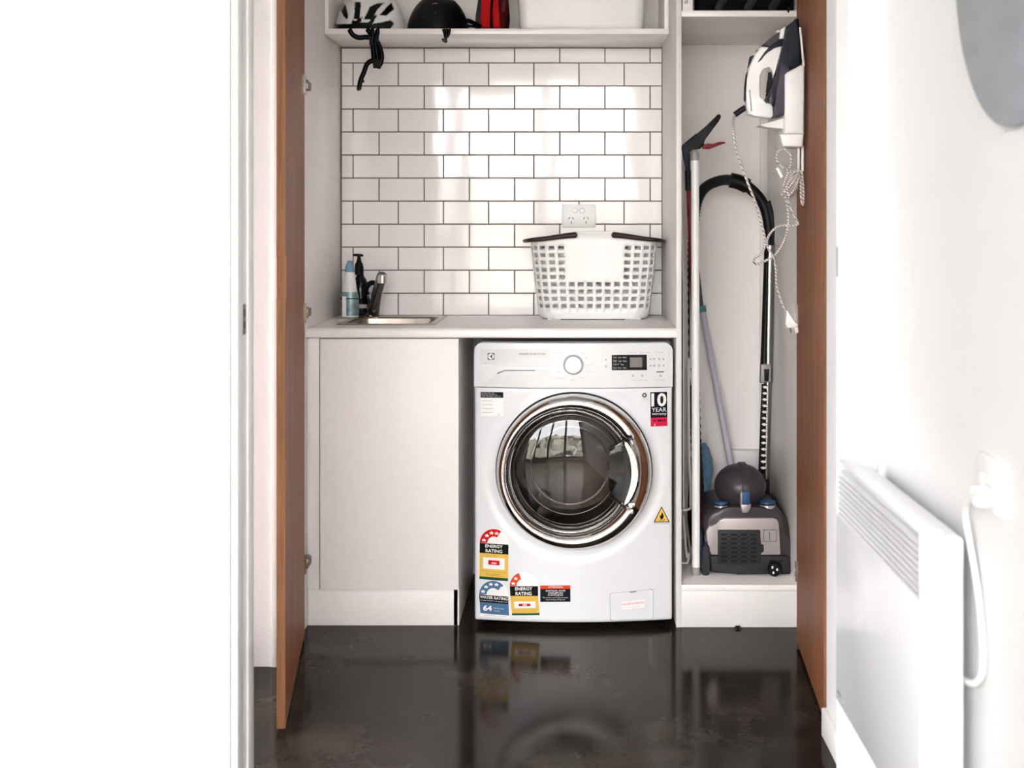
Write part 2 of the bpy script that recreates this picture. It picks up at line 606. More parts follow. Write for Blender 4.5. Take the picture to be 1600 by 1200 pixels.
wall_back = struct(box('wall_back', -2.2, 1.0, YB + 0.02, 4.80, 0, CEIL, 'wall'),
                   'back wall of the laundry alcove with white subway tiles')

# left of the alcove: a wall facing the camera and its return
YW = 3.67
struct(box('wall_hall', -2.2, -0.797, YW, YW + 0.10, 0, CEIL, 'wall'), 'white wall left of the brown cupboard door')
struct(box('wall_return', -0.90, -0.792, YW + 0.10, YB + 0.02, 0, CEIL, 'wall'), 'white return wall beside the cupboard')
struct(box('trim_1', -0.796, -0.780, YW - 0.006, 3.92, 0, CEIL, 'trim', bev=0.0015), 'slim white corner trim beside the brown cupboard door')


def holed_wall_x(name, xa, xb, y0, y1, w, label):
    bm = bmesh.new()
    add_box(bm, xa, xb, y0, w[0], 0, CEIL)
    add_box(bm, xa, xb, w[1], y1, 0, CEIL)
    add_box(bm, xa, xb, w[0], w[1], 0, w[2])
    add_box(bm, xa, xb, w[0], w[1], w[3], CEIL)
    return struct(finish(bm, name, 'wall'), label)


holed_wall_x('wall_hall_end', HALL_X0 - 0.1, HALL_X0, 2.77, YW, WIN_H, 'white end wall of the hidden hall')

# wall with the doorway: 2.64 .. 2.77
D0, D1 = 2.64, 2.77
JL, JR = -0.636, 0.537
struct(box('wall_left', ROOM_X0, JL - 0.016, D0, D1, 0, CEIL, 'wall'), 'large plain white wall left of the doorway')
nib = struct(box('wall_nib', JR + 0.004, 0.60, D0, D1, 0, CEIL, 'wall'), 'narrow white wall piece right of the doorway')
struct(box('wall_header', JL - 0.016, JR + 0.004, D0, D1, 2.30, CEIL, 'wall'), 'white wall above the doorway')
jamb = bpy.data.objects.new('trim_2', None)
C.objects.link(jamb); jamb.location = (JL, 2.7, 0)
struct(jamb, 'white doorway jamb with a small dark strike plate on the left')
bm = bmesh.new()
add_box(bm, JL - 0.013, JL, D0 - 0.004, D0 + 0.040, 0, 2.30, 0.002)
finish(bm, 'jamb_liner', 'trim', jamb)
bm = bmesh.new()
add_box(bm, JL - 0.013, JL, D1 - 0.044, D1 + 0.002, 0, 2.30, 0.002)
finish(bm, 'jamb_liner', 'trim', jamb)
box('jamb_centre', JL - 0.014, JL - 0.004, D0 + 0.040, D1 - 0.044, 0, 2.30, 'trim', jamb)
sp = box('strike_plate', JL - 0.006, JL - 0.002, 2.690, 2.714, 0.958, 1.018, 'dark_metal', jamb, bev=0.001)
box('strike_slot', JL - 0.004, JL - 0.0015, 2.697, 2.707, 0.970, 0.984, 'black', sp)
box('strike_slot', JL - 0.004, JL - 0.0015, 2.697, 2.707, 0.993, 1.008, 'black', sp)
jr = bpy.data.objects.new('trim_3', None)
C.objects.link(jr); jr.location = (JR, 2.7, 0)
struct(jr, 'white doorway jamb on the right with a flush latch line')
box('jamb_liner', JR, JR + 0.004, D0, D1, 0, 2.30, 'trim', jr)
box('latch_plate', JR - 0.0012, JR, 2.752, 2.764, 1.07, 1.13, 'grey_plastic', jr)

# right wall of the room and of the hall
struct(box('wall_right', 0.59, 0.70, ROOM_Y0, D0, 0, CEIL, 'wall'), 'white wall on the right carrying the panel heater')
struct(box('wall_hall_right', 0.592, 0.72, D1, 3.17, 0, CEIL, 'wall'), 'narrow white hall wall beside the open right cupboard door')
struct(box('wall_alcove_right', 0.70, 1.0, 3.17, YB + 0.02, 0, CEIL, 'wall'), 'white alcove wall behind the right cupboard door')
struct(box('baseboard_right', 0.580, 0.592, D1, 3.17, 0, 0.064, 'trim', bev=0.002), 'white baseboard at the foot of the narrow hall wall')
struct(box('baseboard_room', 0.578, 0.59, ROOM_Y0, D0, 0, 0.064, 'trim', bev=0.002), 'white baseboard under the panel heater')
holed_wall_x('wall_far_left', ROOM_X0 - 0.1, ROOM_X0, ROOM_Y0, D1, WIN_L, 'white side wall of the room behind the camera')

# window wall behind the camera
x0, x1, z0, z1 = WIN
bm = bmesh.new()
add_box(bm, ROOM_X0 - 0.1, x0, ROOM_Y0 - 0.1, ROOM_Y0, 0, CEIL)
add_box(bm, x1, 0.70, ROOM_Y0 - 0.1, ROOM_Y0, 0, CEIL)
add_box(bm, x0, x1, ROOM_Y0 - 0.1, ROOM_Y0, 0, z0)
add_box(bm, x0, x1, ROOM_Y0 - 0.1, ROOM_Y0, z1, CEIL)
struct(finish(bm, 'wall_window', 'wall'), 'window wall behind the camera')
win = bpy.data.objects.new('window_1', None)
C.objects.link(win); win.location = ((x0 + x1) / 2, ROOM_Y0, z0)
struct(win, 'wide glazed doors behind the camera')
nb = 4
for i in range(nb):
    a = x0 + (x1 - x0) * i / nb; b = x0 + (x1 - x0) * (i + 1) / nb
    bm = bmesh.new()
    t_ = 0.045
    add_box(bm, a, a + t_, ROOM_Y0 - 0.07, ROOM_Y0 - 0.01, z0, z1)
    add_box(bm, b - t_, b, ROOM_Y0 - 0.07, ROOM_Y0 - 0.01, z0, z1)
    add_box(bm, a, b, ROOM_Y0 - 0.07, ROOM_Y0 - 0.01, z0, z0 + 0.06)
    add_box(bm, a, b, ROOM_Y0 - 0.07, ROOM_Y0 - 0.01, z1 - 0.05, z1)
    fr = finish(bm, 'window_sash', 'window_frame', win)
    box('pane', a + t_, b - t_, ROOM_Y0 - 0.043, ROOM_Y0 - 0.037, z0 + 0.06, z1 - 0.05, 'window_glass', fr)



def glazing_x(name, xw, w, n, label):
    root = bpy.data.objects.new(name, None)
    C.objects.link(root); root.location = (xw, (w[0] + w[1]) / 2, w[2])
    struct(root, label)
    for i in range(n):
        a = w[0] + (w[1] - w[0]) * i / n; b = w[0] + (w[1] - w[0]) * (i + 1) / n
        bm = bmesh.new()
        add_box(bm, xw - 0.07, xw - 0.01, a, a + 0.045, w[2], w[3])
        add_box(bm, xw - 0.07, xw - 0.01, b - 0.045, b, w[2], w[3])
        add_box(bm, xw - 0.07, xw - 0.01, a, b, w[2], w[2] + 0.06)
        add_box(bm, xw - 0.07, xw - 0.01, a, b, w[3] - 0.05, w[3])
        fr = finish(bm, 'window_sash', 'window_frame', root)
        box('pane', xw - 0.043, xw - 0.037, a + 0.045, b - 0.045, w[2] + 0.06, w[3] - 0.05, 'window_glass', fr)


glazing_x('window_fill', ROOM_X0, WIN_L, 1, 'unseen narrow glazing added on the left to brighten the right wall')
glazing_x('window_3', HALL_X0, WIN_H, 1, 'glazed door at the hidden end of the hall')

# garden outside the windows, seen only in reflections; screen added to block low sky
bm = bmesh.new()
rows_ = []
for j in range(9):
    row = []
    for i in range(90):
        xx = -12 + 18 * i / 89
        row.append(bm.verts.new((xx, -7.5 - 0.25 * j / 8 + random.uniform(-0.15, 0.15), -0.3 + 1.85 * j / 8 + random.uniform(-0.07, 0.10))))
    rows_.append(row)
for j in range(8):
    for i in range(89):
        bm.faces.new((rows_[j][i], rows_[j][i + 1], rows_[j + 1][i + 1], rows_[j + 1][i]))
o = finish(bm, 'hedge', 'hedge')
sm = o.modifiers.new('thickness', 'SOLIDIFY'); sm.thickness = 0.8; sm.offset = 1
tag(o, 'leafy screen added in the unseen garden to block the low sky', 'hedge', kind='stuff')
struct(box('ground_outside', -16, 8, -14, ROOM_Y0 - 0.1, -0.36, -0.30, 'lawn'), 'unseen paved terrace outside the windows, made pale to bounce daylight in')

# ------------------------------------------------------------------ tiles, each one a piece
box('grout_bed', XL, XR, YB + 0.0022, YB + 0.02, 0.860, 1.786, 'grout', wall_back)
PX, PZ = 0.1525, 36.0 / 463.0
GAP = 0.0034
XA = X(551.6, YB); XBp = X(592.2, YB)
z_top0 = Z(98.2, YB)
tile_cache = {}


def tile_mesh(w, h):
    key = (round(w, 4), round(h, 4))
    if key not in tile_cache:
        b = bmesh.new()
        add_box(b, -w / 2, w / 2, 0, 0.008, -h / 2, h / 2)
        fr = [e for e in b.edges if all(abs(v.co.y) < 1e-6 for v in e.verts)]
        bmesh.ops.bevel(b, geom=fr, offset=0.0018, segments=2, affect='EDGES', profile=0.6)
        bmesh.ops.recalc_face_normals(b, faces=b.faces)
        me = bpy.data.meshes.new('wall_tile')
        b.to_mesh(me); b.free()
        me.materials.append(M['tile'])
        tile_cache[key] = me
    return tile_cache[key]


def tile(xa, xb, za, zb):
    xa, xb = max(xa, XL + 0.003), min(xb, XR - 0.002)
    if xb - xa < 0.008:
        return
    w, h = xb - xa, zb - za
    o = bpy.data.objects.new('wall_tile', tile_mesh(w, h))
    link(o, wall_back)
    o.location = ((xa + xb) / 2, YB + random.uniform(-0.0002, 0.0003), (za + zb) / 2)
    o.rotation_euler = (math.radians(random.uniform(-0.30, 0.30)), 0, math.radians(random.uniform(-0.28, 0.28)))


for r in range(-1, 11):
    zt = z_top0 - r * PZ - GAP / 2
    zb = z_top0 - (r + 1) * PZ + GAP / 2
    if r == -1:
        zt = Z(75.6, YB)
    if r == 10:
        zb = 0.879
    start = XA if r % 2 == 0 else XBp
    k = -3
    while start + k * PX < XR:
        tile(start + k * PX + GAP / 2, start + (k + 1) * PX - GAP / 2, zb, zt)
        k += 1

# ------------------------------------------------------------------ cupboard carcass
CT = 2.28
tag(box('side_panel', XL - 0.018, XL, 3.935, YB + 0.0, 0, CT, 'laminate', bev=0.001),
    'white laminate side panel left of the sink between door and tiles', 'panel')

# overhead shelf unit
YO = F / 497.0
zs0, zs1 = Z(53.2, YO), Z(44.6, YO)
oh = thing('overhead_shelf_unit', 'white open shelf unit above the tiles holding helmets and a white tub', 'shelf unit', (-0.23, YO, zs0))
box('base_board', XL + 0.001, XR - 0.001, YO, YB - 0.002, zs0, zs1, 'laminate', oh, bev=0.0008)
box('side_board', XL + 0.001, XL + 0.014, YO, YB - 0.002, zs1, CT, 'laminate', oh, bev=0.0008)
box('side_board', XR - 0.0145, XR - 0.001, YO, YB - 0.002, zs1, CT, 'laminate', oh, bev=0.0008)
box('back_board', XL + 0.014, XR - 0.0145, YB - 0.018, YB - 0.002, zs1, CT, 'laminate', oh)
box('top_board', XL + 0.014, XR - 0.0145, YO, YB - 0.018, CT - 0.02, CT, 'laminate', oh)

# tall broom cabinet
zc1, zc0 = Z(914, YF), Z(923, YF)
ZC = zc1
tc_ = thing('broom_cabinet', 'tall narrow white cabinet with vacuum, brooms and a top shelf', 'cabinet', (0.49, YF, 0))
box('side_board', XR, XR + 0.0155, YF, YB, 0, CT, 'edge', tc_, bev=0.0008)
box('side_board', XT, XT + 0.016, 3.90, YB + 0.015, 0, CT, 'laminate', tc_, bev=0.0008)
box('back_board', XR + 0.0155, XT, YB, YB + 0.014, zc1, CT, 'laminate_door', tc_)
box('floor_board', XR + 0.0155, XT, YF, YB, zc0, zc1, 'laminate_door', tc_, bev=0.0008)
box('kickboard', XR + 0.0005, XT, YF + 0.0015, YF + 0.018, 0, zc0 - 0.001, 'edge', tc_, bev=0.0008)
zt0, zt1 = Z(26, YF), Z(16.5, YF)
box('shelf_board', XR + 0.0155, XT, YF, YB, zt0, zt1, 'laminate', tc_, bev=0.0008)
box('corner_batten', X(1187, YB), XT, YB - 0.012, YB, zc1, zt0, 'edge', tc_, bev=0.001)
box('pipe_box', X(1139, YB - 0.05), X(1187, YB - 0.05), YB - 0.05, YB, zc1, Z(705, YB - 0.05), 'edge', tc_, bev=0.001)

# base cabinet
bc = thing('base_cabinet', 'white sink base cabinet with one plain door left of the washing machine', 'cabinet', (-0.53, YF, 0))
xd0, xd1 = X(500, YF), X(716.5, YF)
zd0, zd1 = Z(921.5, YF), Z(529.5, YF)
box('door', xd0, xd1, YF, YF + 0.018, zd0, zd1, 'laminate_door', bc, bev=0.0012)
box('filler_panel', X(482, YF), X(498.6, YF), YF, YF + 0.018, zd0, zd1 + 0.002, 'laminate_door', bc, bev=0.0012)
bm = bmesh.new()
add_box(bm, XL + 0.001, xd1 - 0.001, YF + 0.021, YB - 0.01, 0.115, 0.840)
finish(bm, 'carcass', 'laminate_door', bc)
box('side_board', xd1 - 0.016, xd1, YF + 0.020, YB - 0.005, 0, 0.843, 'laminate', bc, bev=0.0006)
box('kickboard', XL + 0.0015, xd1 - 0.004, YF + 0.020, YF + 0.036, 0, zd0 - 0.003, 'laminate_door', bc, bev=0.0006)
box('filler_post', XL + 0.001, X(482, YF) - 0.001, YF + 0.010, YF + 0.018, zd0, 0.843, 'laminate_door', bc)

# worktop with a cut-out for the sink
ZW = 0.8775
zw0 = Z(528.2, YF)
SX0, SX1, SY0, SY1 = -0.695, -0.421, 4.185, 4.565
bm = bmesh.new()
yb_ = YF - 0.004
r_ = 0.012
prof = []
for k in range(7):
    a = PI / 2 + (PI / 2) * k / 6
    prof.append((yb_ + r_ + r_ * math.cos(a), ZW - r_ + r_ * math.sin(a)))
for k in range(5):
    a = PI + (PI / 2) * k / 4
    prof.append((yb_ + 0.006 + 0.006 * math.cos(a), zw0 + 0.006 + 0.006 * math.sin(a)))
prof = [(SY0, ZW)] + prof + [(SY0, zw0)]
add_prism(bm, prof, XL, XR, 'YZ')
add_box(bm, XL, SX0, SY0, SY1, zw0, ZW)
add_box(bm, SX1, XR, SY0, SY1, zw0, ZW)
add_box(bm, XL, XR, SY1, YB, zw0, ZW)
bmesh.ops.remove_doubles(bm, verts=bm.verts, dist=1e-5)
tag(finish(bm, 'worktop', 'worktop'), 'white laminate worktop with rounded front edge over cabinet and washer', 'worktop')

# ------------------------------------------------------------------ brown cupboard doors


def cupboard_door(label, near, far, th, sgn, pull, hinges):
    """near/far: inner-face plan points; sgn: side of the outer face."""
    n = Vector(near); f = Vector(far)
    d = (f - n).normalized()
    per = Vector((-d.y, d.x)) * sgn
    root = thing('cupboard_door', label, 'door', (f.x, f.y, 0.012), 'brown folding-open cupboard doors')
    e = 0.0014
    z0, z1 = 0.012, CT

    def plan(u0, u1, w0, w1):
        return [tuple(n + d * u + per * w) for u, w in ((u0, w0), (u1, w0), (u1, w1), (u0, w1))]
    L = (f - n).length
    pz0, pz1 = pull
    # veneered leaf notched for the finger pull
    bm = bmesh.new()
    add_prism(bm, plan(0.022, L, 0, th), z0, z1, 'XY')
    add_prism(bm, plan(e, 0.022, 0, th), z0, pz0, 'XY')
    add_prism(bm, plan(e, 0.022, 0, th), pz1, z1, 'XY')
    finish(bm, 'leaf', 'wood', root)
    bm = bmesh.new()
    add_prism(bm, plan(0, e, 0.0, th), z0, pz0, 'XY')
    add_prism(bm, plan(0, e, 0.0, th), pz1, z1, 'XY')
    finish(bm, 'edge_band', 'wood_edge', root)
    # finger pull: timber lip set back from the outer face
    bm = bmesh.new()
    add_prism(bm, plan(-0.001, 0.022, -0.0022, th * 0.86), pz0 + 0.0008, pz1 - 0.0008, 'XY')
    finish(bm, 'finger_pull', 'wood_edge', root)
    for hz in hinges:
        yb0 = f.y
        bm = bmesh.new()
        c0 = f + per * (-0.0018) - d * 0.012
        add_prism(bm, [tuple(c0 + d * u + per * w) for u, w in ((0, -0.0035), (0.010, -0.0035), (0.010, 0.0018), (0, 0.0018))],
                  hz - 0.028, hz + 0.028, 'XY')
        h = finish(bm, 'hinge', 'chrome', root)
        xs = XL if sgn > 0 else XT
        s = 1 if sgn > 0 else -1
        bm = bmesh.new()
        xo = xs + s * 0.026
        add_box(bm, min(xs, xo), max(xs, xo), f.y + 0.006, f.y + 0.050, hz - 0.012, hz + 0.012, 0.003)
        add_box(bm, min(xs, xs + s * 0.014), max(xs, xs + s * 0.014), f.y + 0.03, f.y + 0.085, hz - 0.008, hz + 0.008, 0.003)
        add_tube(bm, [(xs + s * 0.020, f.y + 0.012, hz - 0.016), (xs + s * 0.020, f.y + 0.012, hz + 0.016)], 0.004, 8, 1)
        finish(bm, 'hinge_arm', 'dark_metal', h)
    return root


cupboard_door('brown wood cupboard door swung open on the left, beside the sink side',
              (-0.657, 3.18), (-0.757, 3.93), 0.020, 1, (1.005, 1.104),
              [Z(134, 3.95), Z(488, 3.95), Z(878, 3.95)])
cupboard_door('brown wood cupboard door swung open on the right, beside the iron and vacuum',
              (0.5985, 3.24), (0.637, 3.86), 0.020, -1, (1.005, 1.104),
              [Z(134, 3.9), Z(489, 3.9), Z(886, 3.9)])

# ------------------------------------------------------------------ washing machine
wx0, wx1 = X(741, 4.05), X(1051, 4.05)
wxc = (wx0 + wx1) / 2
hw = (wx1 - wx0) / 2
wz0, wz1 = 0.017, Z(535, 4.05)
zseam = Z(605.5, 4.03)
DXc, DZc = X(897, 3.975), Z(738.5, 3.975)
RO = 122 * 3.975 / F


def yw(x, z=None):
    u = (x - wxc) / hw
    return 4.012 + 0.034 * u * u


def panel_y(x, z):
    y = yw(x)
    r = math.hypot(x - DXc, z - DZc)
    t = max(0.0, min(1.0, (0.272 - r) / 0.022))
    return y + 0.004 * t * t * (3 - 2 * t)


def surf(x, z):
    return panel_y(x, z) if z < zseam else yw(x)


def Wp(px, py, off=0.0):
    Y = 4.03
    for _ in range(4):
        Y = surf(X(px, Y), Z(py, Y)) - off
    return Vector((X(px, Y), Y, Z(py, Y)))


wm = thing('washing_machine', 'white front loading washing machine with chrome door under the worktop', 'washing machine', (wxc, 4.3, 0))
bm = bmesh.new()
add_box(bm, wx0 + 0.003, wx1 - 0.003, 4.070, 4.60, wz0 + 0.01, wz1 - 0.004)
bmesh.ops.delete(bm, geom=[f for f in bm.faces if all(abs(v.co.y - 4.070) < 1e-6 for v in f.verts)], context='FACES_ONLY')
finish(bm, 'casing', 'appliance', wm)


def bowed(name, outline, m, parent, front_off=0.0, back=4.08, bev=0.004, step=0.02):
    """plate with the bowed front of the machine, outline in (x, z)."""
    bm = bmesh.new()
    vs = [bm.verts.new((a, 0, b)) for a, b in outline]
    f = bm.faces.new(vs)
    bmesh.ops.triangulate(bm, faces=[f])
    xs = [a for a, b in outline]
    x = math.floor(min(xs) / step) * step
    while x < max(xs):
        bmesh.ops.bisect_plane(bm, geom=bm.verts[:] + bm.edges[:] + bm.faces[:], plane_co=(x, 0, 0), plane_no=(1, 0, 0))
        x += step
    zs_ = [b for a, b in outline]
    z = math.floor(min(zs_) / step) * step
    while z < max(zs_) and min(zs_) < zseam:
        bmesh.ops.bisect_plane(bm, geom=bm.verts[:] + bm.edges[:] + bm.faces[:], plane_co=(0, 0, z), plane_no=(0, 0, 1))
        z += step
    if back is not None:
        r = bmesh.ops.extrude_face_region(bm, geom=bm.faces[:])
        new = {v for v in r['geom'] if isinstance(v, bmesh.types.BMVert)}
    else:
        new = set()
    for v in bm.verts:
        v.co.y = back if v in new else surf(v.co.x, v.co.z) - front_off
    if bev and back is not None:
        bm.normal_update()
        es = [e for e in bm.edges if len(e.link_faces) == 2 and e.calc_face_angle(0) > 0.9
              and all(abs(v.co.y - (surf(v.co.x, v.co.z) - front_off)) < 1e-5 for v in e.verts)]
        bmesh.ops.bevel(bm, geom=es, offset=bev, segments=3, affect='EDGES', profile=0.5, clamp_overlap=True)
    return finish(bm, name, m, parent)


def flat_px(name, pts, m, parent, off=0.0008, back=None):
    out = [Wp(a, b, off) for a, b in pts]
    return bowed(name, [(v.x, v.z) for v in out], m, parent, off, back, 0)


def text_mesh2d(s, bold=0.0):
    cu = bpy.data.curves.new('t', 'FONT')
    cu.body = s
    cu.size = 1.0
    cu.align_x = 'CENTER'
    cu.offset = bold
    cu.resolution_u = 3
    cu.space_line = 0.92
    o = bpy.data.objects.new('t', cu)
    me = bpy.data.meshes.new_from_object(o)
    bpy.data.objects.remove(o)
    bpy.data.curves.remove(cu)
    return me


def text_quad(name, s, quad, m, parent, off=0.0012, bold=0.0, mapper=None):
    """Lettering filling the pixel quad (top-left, top-right, bottom-right, bottom-left)."""
    me = text_mesh2d(s, bold)
    xs = [v.co.x for v in me.vertices]; ys = [v.co.y for v in me.vertices]
    if not xs:
        return None
    ax, bx, ay, by = min(xs), max(xs), min(ys), max(ys)
    tl, tr, br, bl = [Vector(q) for q in quad]
    fn = mapper or (lambda a, b: Wp(a, b, off))
    for v in me.vertices:
        u = (v.co.x - ax) / (bx - ax); w = (v.co.y - ay) / (by - ay)
        q = (bl * (1 - u) + br * u) * (1 - w) + (tl * (1 - u) + tr * u) * w
        v.co = fn(q.x, q.y)
    me.materials.append(M[m])
    me.name = name
    o = bpy.data.objects.new(name, me)
    return link(o, parent)


def tbox(name, s, x0, y0, x1, y1, m, parent, off=0.0012, bold=0.0, slope=0.0):
    d = slope * (x1 - x0)
    return text_quad(name, s, ((x0, y0), (x1, y0 + d), (x1, y1 + d), (x0, y1)), m, parent, off, bold)


# front panel: bowed sheet with an embossed ring and an opening for the door
bm = bmesh.new()
NX, NZ = 84, 92
gx = [wx0, wx0 + 0.003] + [wx0 + 0.006 + (wx1 - wx0 - 0.012) * i / NX for i in range(NX + 1)] + [wx1 - 0.003, wx1]
gz = [wz0, wz0 + 0.003] + [wz0 + 0.006 + (zseam - 0.0015 - wz0 - 0.008) * i / NZ for i in range(NZ + 1)] + [zseam - 0.0015]


grid = []
for j, z in enumerate(gz):
    row = []
    for i, x in enumerate(gx):
        y = panel_y(x, z)
        ex = min(i, len(gx) - 1 - i)
        if ex == 0: y += 0.03
        elif ex == 1: y += 0.004
        if j == 0: y += 0.03
        elif j == 1: y += 0.004
        if j == len(gz) - 1: y += 0.001
        row.append(bm.verts.new((x, y, z)))
    grid.append(row)
for j in range(len(gz) - 1):
    for i in range(len(gx) - 1):
        c = sum((v.co for v in (grid[j][i], grid[j][i + 1], grid[j + 1][i + 1], grid[j + 1][i])), Vector()) / 4
        if math.hypot(c.x - DXc, c.z - DZc) > 0.203:
            bm.faces.new((grid[j][i], grid[j][i + 1], grid[j + 1][i + 1], grid[j + 1][i]))
bmesh.ops.delete(bm, geom=[v for v in bm.verts if not v.link_faces], context='VERTS')
finish(bm, 'front_panel', 'appliance', wm, 60)

# control fascia with rounded upper corners
rc = 0.026
out = [(wx0, zseam + 0.0005), (wx1, zseam + 0.0005)]
for k in range(9):
    a = PI / 2 * k / 8
    out.append((wx1 - rc + rc * math.cos(a), wz1 - rc + rc * math.sin(a)))
for k in range(9):
    a = PI / 2 + PI / 2 * k / 8
    out.append((wx0 + rc + rc * math.cos(a), wz1 - rc + rc * math.sin(a)))
bowed('control_panel', out, 'appliance_plastic', wm, 0.0, 4.09, 0.006)

# detergent drawer
dr = flat_px('detergent_drawer', [(750.5, 545), (859.5, 545), (859.5, 600), (750.5, 600)], 'drawer_grey', wm, 0.0022, 4.06)
flat_px('drawer_handle', [(750.5, 571), (787, 572), (859.5, 572.5), (859.5, 578), (788, 578.3), (777, 583), (758, 599.7), (750.5, 599.7)],
        'appliance', dr, 0.0062, 4.06)
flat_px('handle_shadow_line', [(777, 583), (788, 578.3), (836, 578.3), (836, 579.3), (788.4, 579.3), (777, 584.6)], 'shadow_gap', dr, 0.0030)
flat_px('badge', [(762, 551.5), (772.6, 551.5), (772.6, 562.2), (762, 562.2)], 'ink_grey', dr, 0.0028)
badge = [o for o in bpy.data.objects if o.name == 'badge'][0]
ccx, ccy = 767.3, 556.9
bm_pts = [(ccx + 4.6 * math.cos(a), ccy + 4.6 * math.sin(a)) for a in [2 * PI * k / 24 for k in range(24)]]
badge_disc = flat_px('badge_disc', bm_pts, 'sticker_white', dr, 0.0033)
flat_px('badge_mark', [(769.4, 552.9), (769.4, 560.9), (765.6, 557.3), (763.4, 557.2), (763.4, 556.6), (765.6, 556.5)], 'ink_grey', dr, 0.0038)
tbox('lettering', 'Electrolux', 757, 565.5, 777, 568.6, 'ink_pale', dr, 0.0030)
tbox('lettering', 'WASHER DRYER SYSTEM', 810.5, 551.5, 852, 555.0, 'ink_grey', dr, 0.0030)

# programme dial
dz_ = Wp(895.7, 569.5)
dial = lathe('dial', [(0.031, 0.0), (0.0305, -0.004), (0.0275, -0.006)], (dz_.x, dz_.y + 0.002, dz_.z), 'appliance', wm, 'Y', 48)
lathe('dial_ring', [(0.0272, -0.004), (0.0272, -0.016), (0.0262, -0.018), (0.0245, -0.018)], (dz_.x, dz_.y, dz_.z), 'grey_plastic', dial, 'Y', 48)
lathe('dial_cap', [(0.0245, -0.012), (0.0245, -0.0195), (0.023, -0.021), (0.0, -0.0215)], (dz_.x, dz_.y, dz_.z), 'appliance', dial, 'Y', 48)
for s, a, b, w in (('Cotton Eco', 873.5, 551.5, 15), ('Wool', 874, 559.5, 6), ('Synthetics', 873, 571, 8), ('Delicates', 873, 580.5, 9),
                   ('Freshcare', 875, 590.5, 16), ('Cottons', 911, 551.5, 8), ('Mixed', 917, 559.5, 6), ('Steam Dry', 922, 570.5, 11),
                   ('Super Eco 15', 923, 580.5, 14), ('Rinse', 911, 590, 7), ('Off', 896, 548.3, 4), ('Spin', 896, 594, 8)):
    tbox('lettering', s, a - w / 2, b - 1.2, a + w / 2, b + 1.1, 'ink_pale', wm, 0.0006)

# display
dp = flat_px('display', [(955.8, 554.8), (1010.5, 554.2), (1010.8, 578.3), (956, 578.6)], 'black_gloss', wm, 0.0014, 4.04)
flat_px('screen', [(984, 558.6), (1003.5, 558.4), (1003.6, 573.6), (984.2, 574)], 'lcd', dp, 0.0019)
for j, rowt in enumerate((('Temp', 'Spin', 'Dry'), ('90', 'Cold', 'Iron'), ('Cupboard', 'Time', ''), ('Steam', 'Eco', 'Auto'))):
    for i, s in enumerate(rowt):
        if s:
            xx = 958.3 + 7.6 * i + (3.5 if s == 'Time' else 0)
            w = 9 if s == 'Cupboard' else 5.2
            tbox('lettering', s, xx, 557.4 + 5.3 * j, xx + w, 560.1 + 5.3 * j, 'ink_pale', dp, 0.0020)
for (a, b) in ((1016.5, 561), (1036.5, 561), (1016.5, 571.3), (1036.5, 571.3), (946.8, 562.2)):
    flat_px('indicator', [(a - .9, b - .9), (a + .9, b - .9), (a + .9, b + .9), (a - .9, b + .9)], 'ink_grey', wm, 0.0006)
for (a, b) in ((1022, 561), (1030, 561), (1022, 571.3), (1030, 571.3), (946.8, 572.5), (989.3, 587), (1003.5, 587), (1032, 587)):
    flat_px('button_icon', [(a - 1.6, b - 1.8), (a + 1.6, b - 1.8), (a + 1.6, b + 1.8), (a - 1.6, b + 1.8)], 'ink_pale', wm, 0.0006)
flat_px('start_bar', [(1025.8, 580.2), (1037.3, 580), (1037.3, 581.8), (1025.8, 582)], 'ink_grey', wm, 0.0008)
for s, a, b, w in (('Options', 989, 550.8, 13), ('Time Saver', 1008, 550.6, 18), ('Delay', 1030, 550.5, 14),
                   ('Prewash', 990, 594.0, 9), ('Extra Rinse', 1005, 594, 17), ('Start Pause', 1031.5, 593.2, 15)):
    tbox('lettering', s, a - w / 2, b - 1.2, a + w / 2, b + 1.1, 'ink_pale', wm, 0.0006)

# chrome door ring
YD = 4.012
IC = X(890.5, 3.98) - DXc
RI = 95.5 * 3.98 / F
HA0, HA1 = math.radians(-32), math.radians(31.5)
prof = [(0.0, 0.004), (0.0, -0.014), (0.02, -0.026), (0.07, -0.037), (0.16, -0.045), (0.30, -0.0505), (0.46, -0.053), (0.62, -0.0525),
        (0.76, -0.048), (0.87, -0.041), (0.95, -0.032), (1.0, -0.022), (1.0, -0.012)]
bm = bmesh.new()
NS = 144
rings = []
for k in range(NS):
    a = 2 * PI * k / NS
    ring = []
    for t, h in prof:
        cx = IC * t
        r = RO + (RI - RO) * t
        hh = h
        if HA0 <= ((a + PI) % (2 * PI) - PI) <= HA1 and t > 0.55:
            hh = h + 0.020 * min(1, (t - 0.55) / 0.1) if h + 0.020 < -0.010 else max(h, -0.010)
        ring.append(bm.verts.new((DXc + cx + r * math.cos(a), YD + hh, DZc + r * math.sin(a))))
    rings.append(ring)
for k in range(NS):
    for i in range(len(prof) - 1):
        bm.faces.new((rings[k][i], rings[(k + 1) % NS][i], rings[(k + 1) % NS][i + 1], rings[k][i + 1]))
door = finish(bm, 'door_ring', 'chrome', wm, 55)
# dark gasket line around the chrome
lathe('door_gasket', [(RO + 0.0005, 0.006), (RO + 0.0032, 0.004), (RO + 0.0032, -0.003), (RO - 0.002, -0.010)], (DXc, YD, DZc), 'dark_rubber', door, 'Y', 96)
GX = DXc + IC
gp = [(RI + 0.001, -0.014), (RI * 0.97, -0.020), (RI * 0.85, -0.026), (RI * 0.6, -0.033), (RI * 0.3, -0.037), (0, -0.038)]
lathe('door_window', gp, (GX, YD, DZc), 'door_glass', door, 'Y', 96)
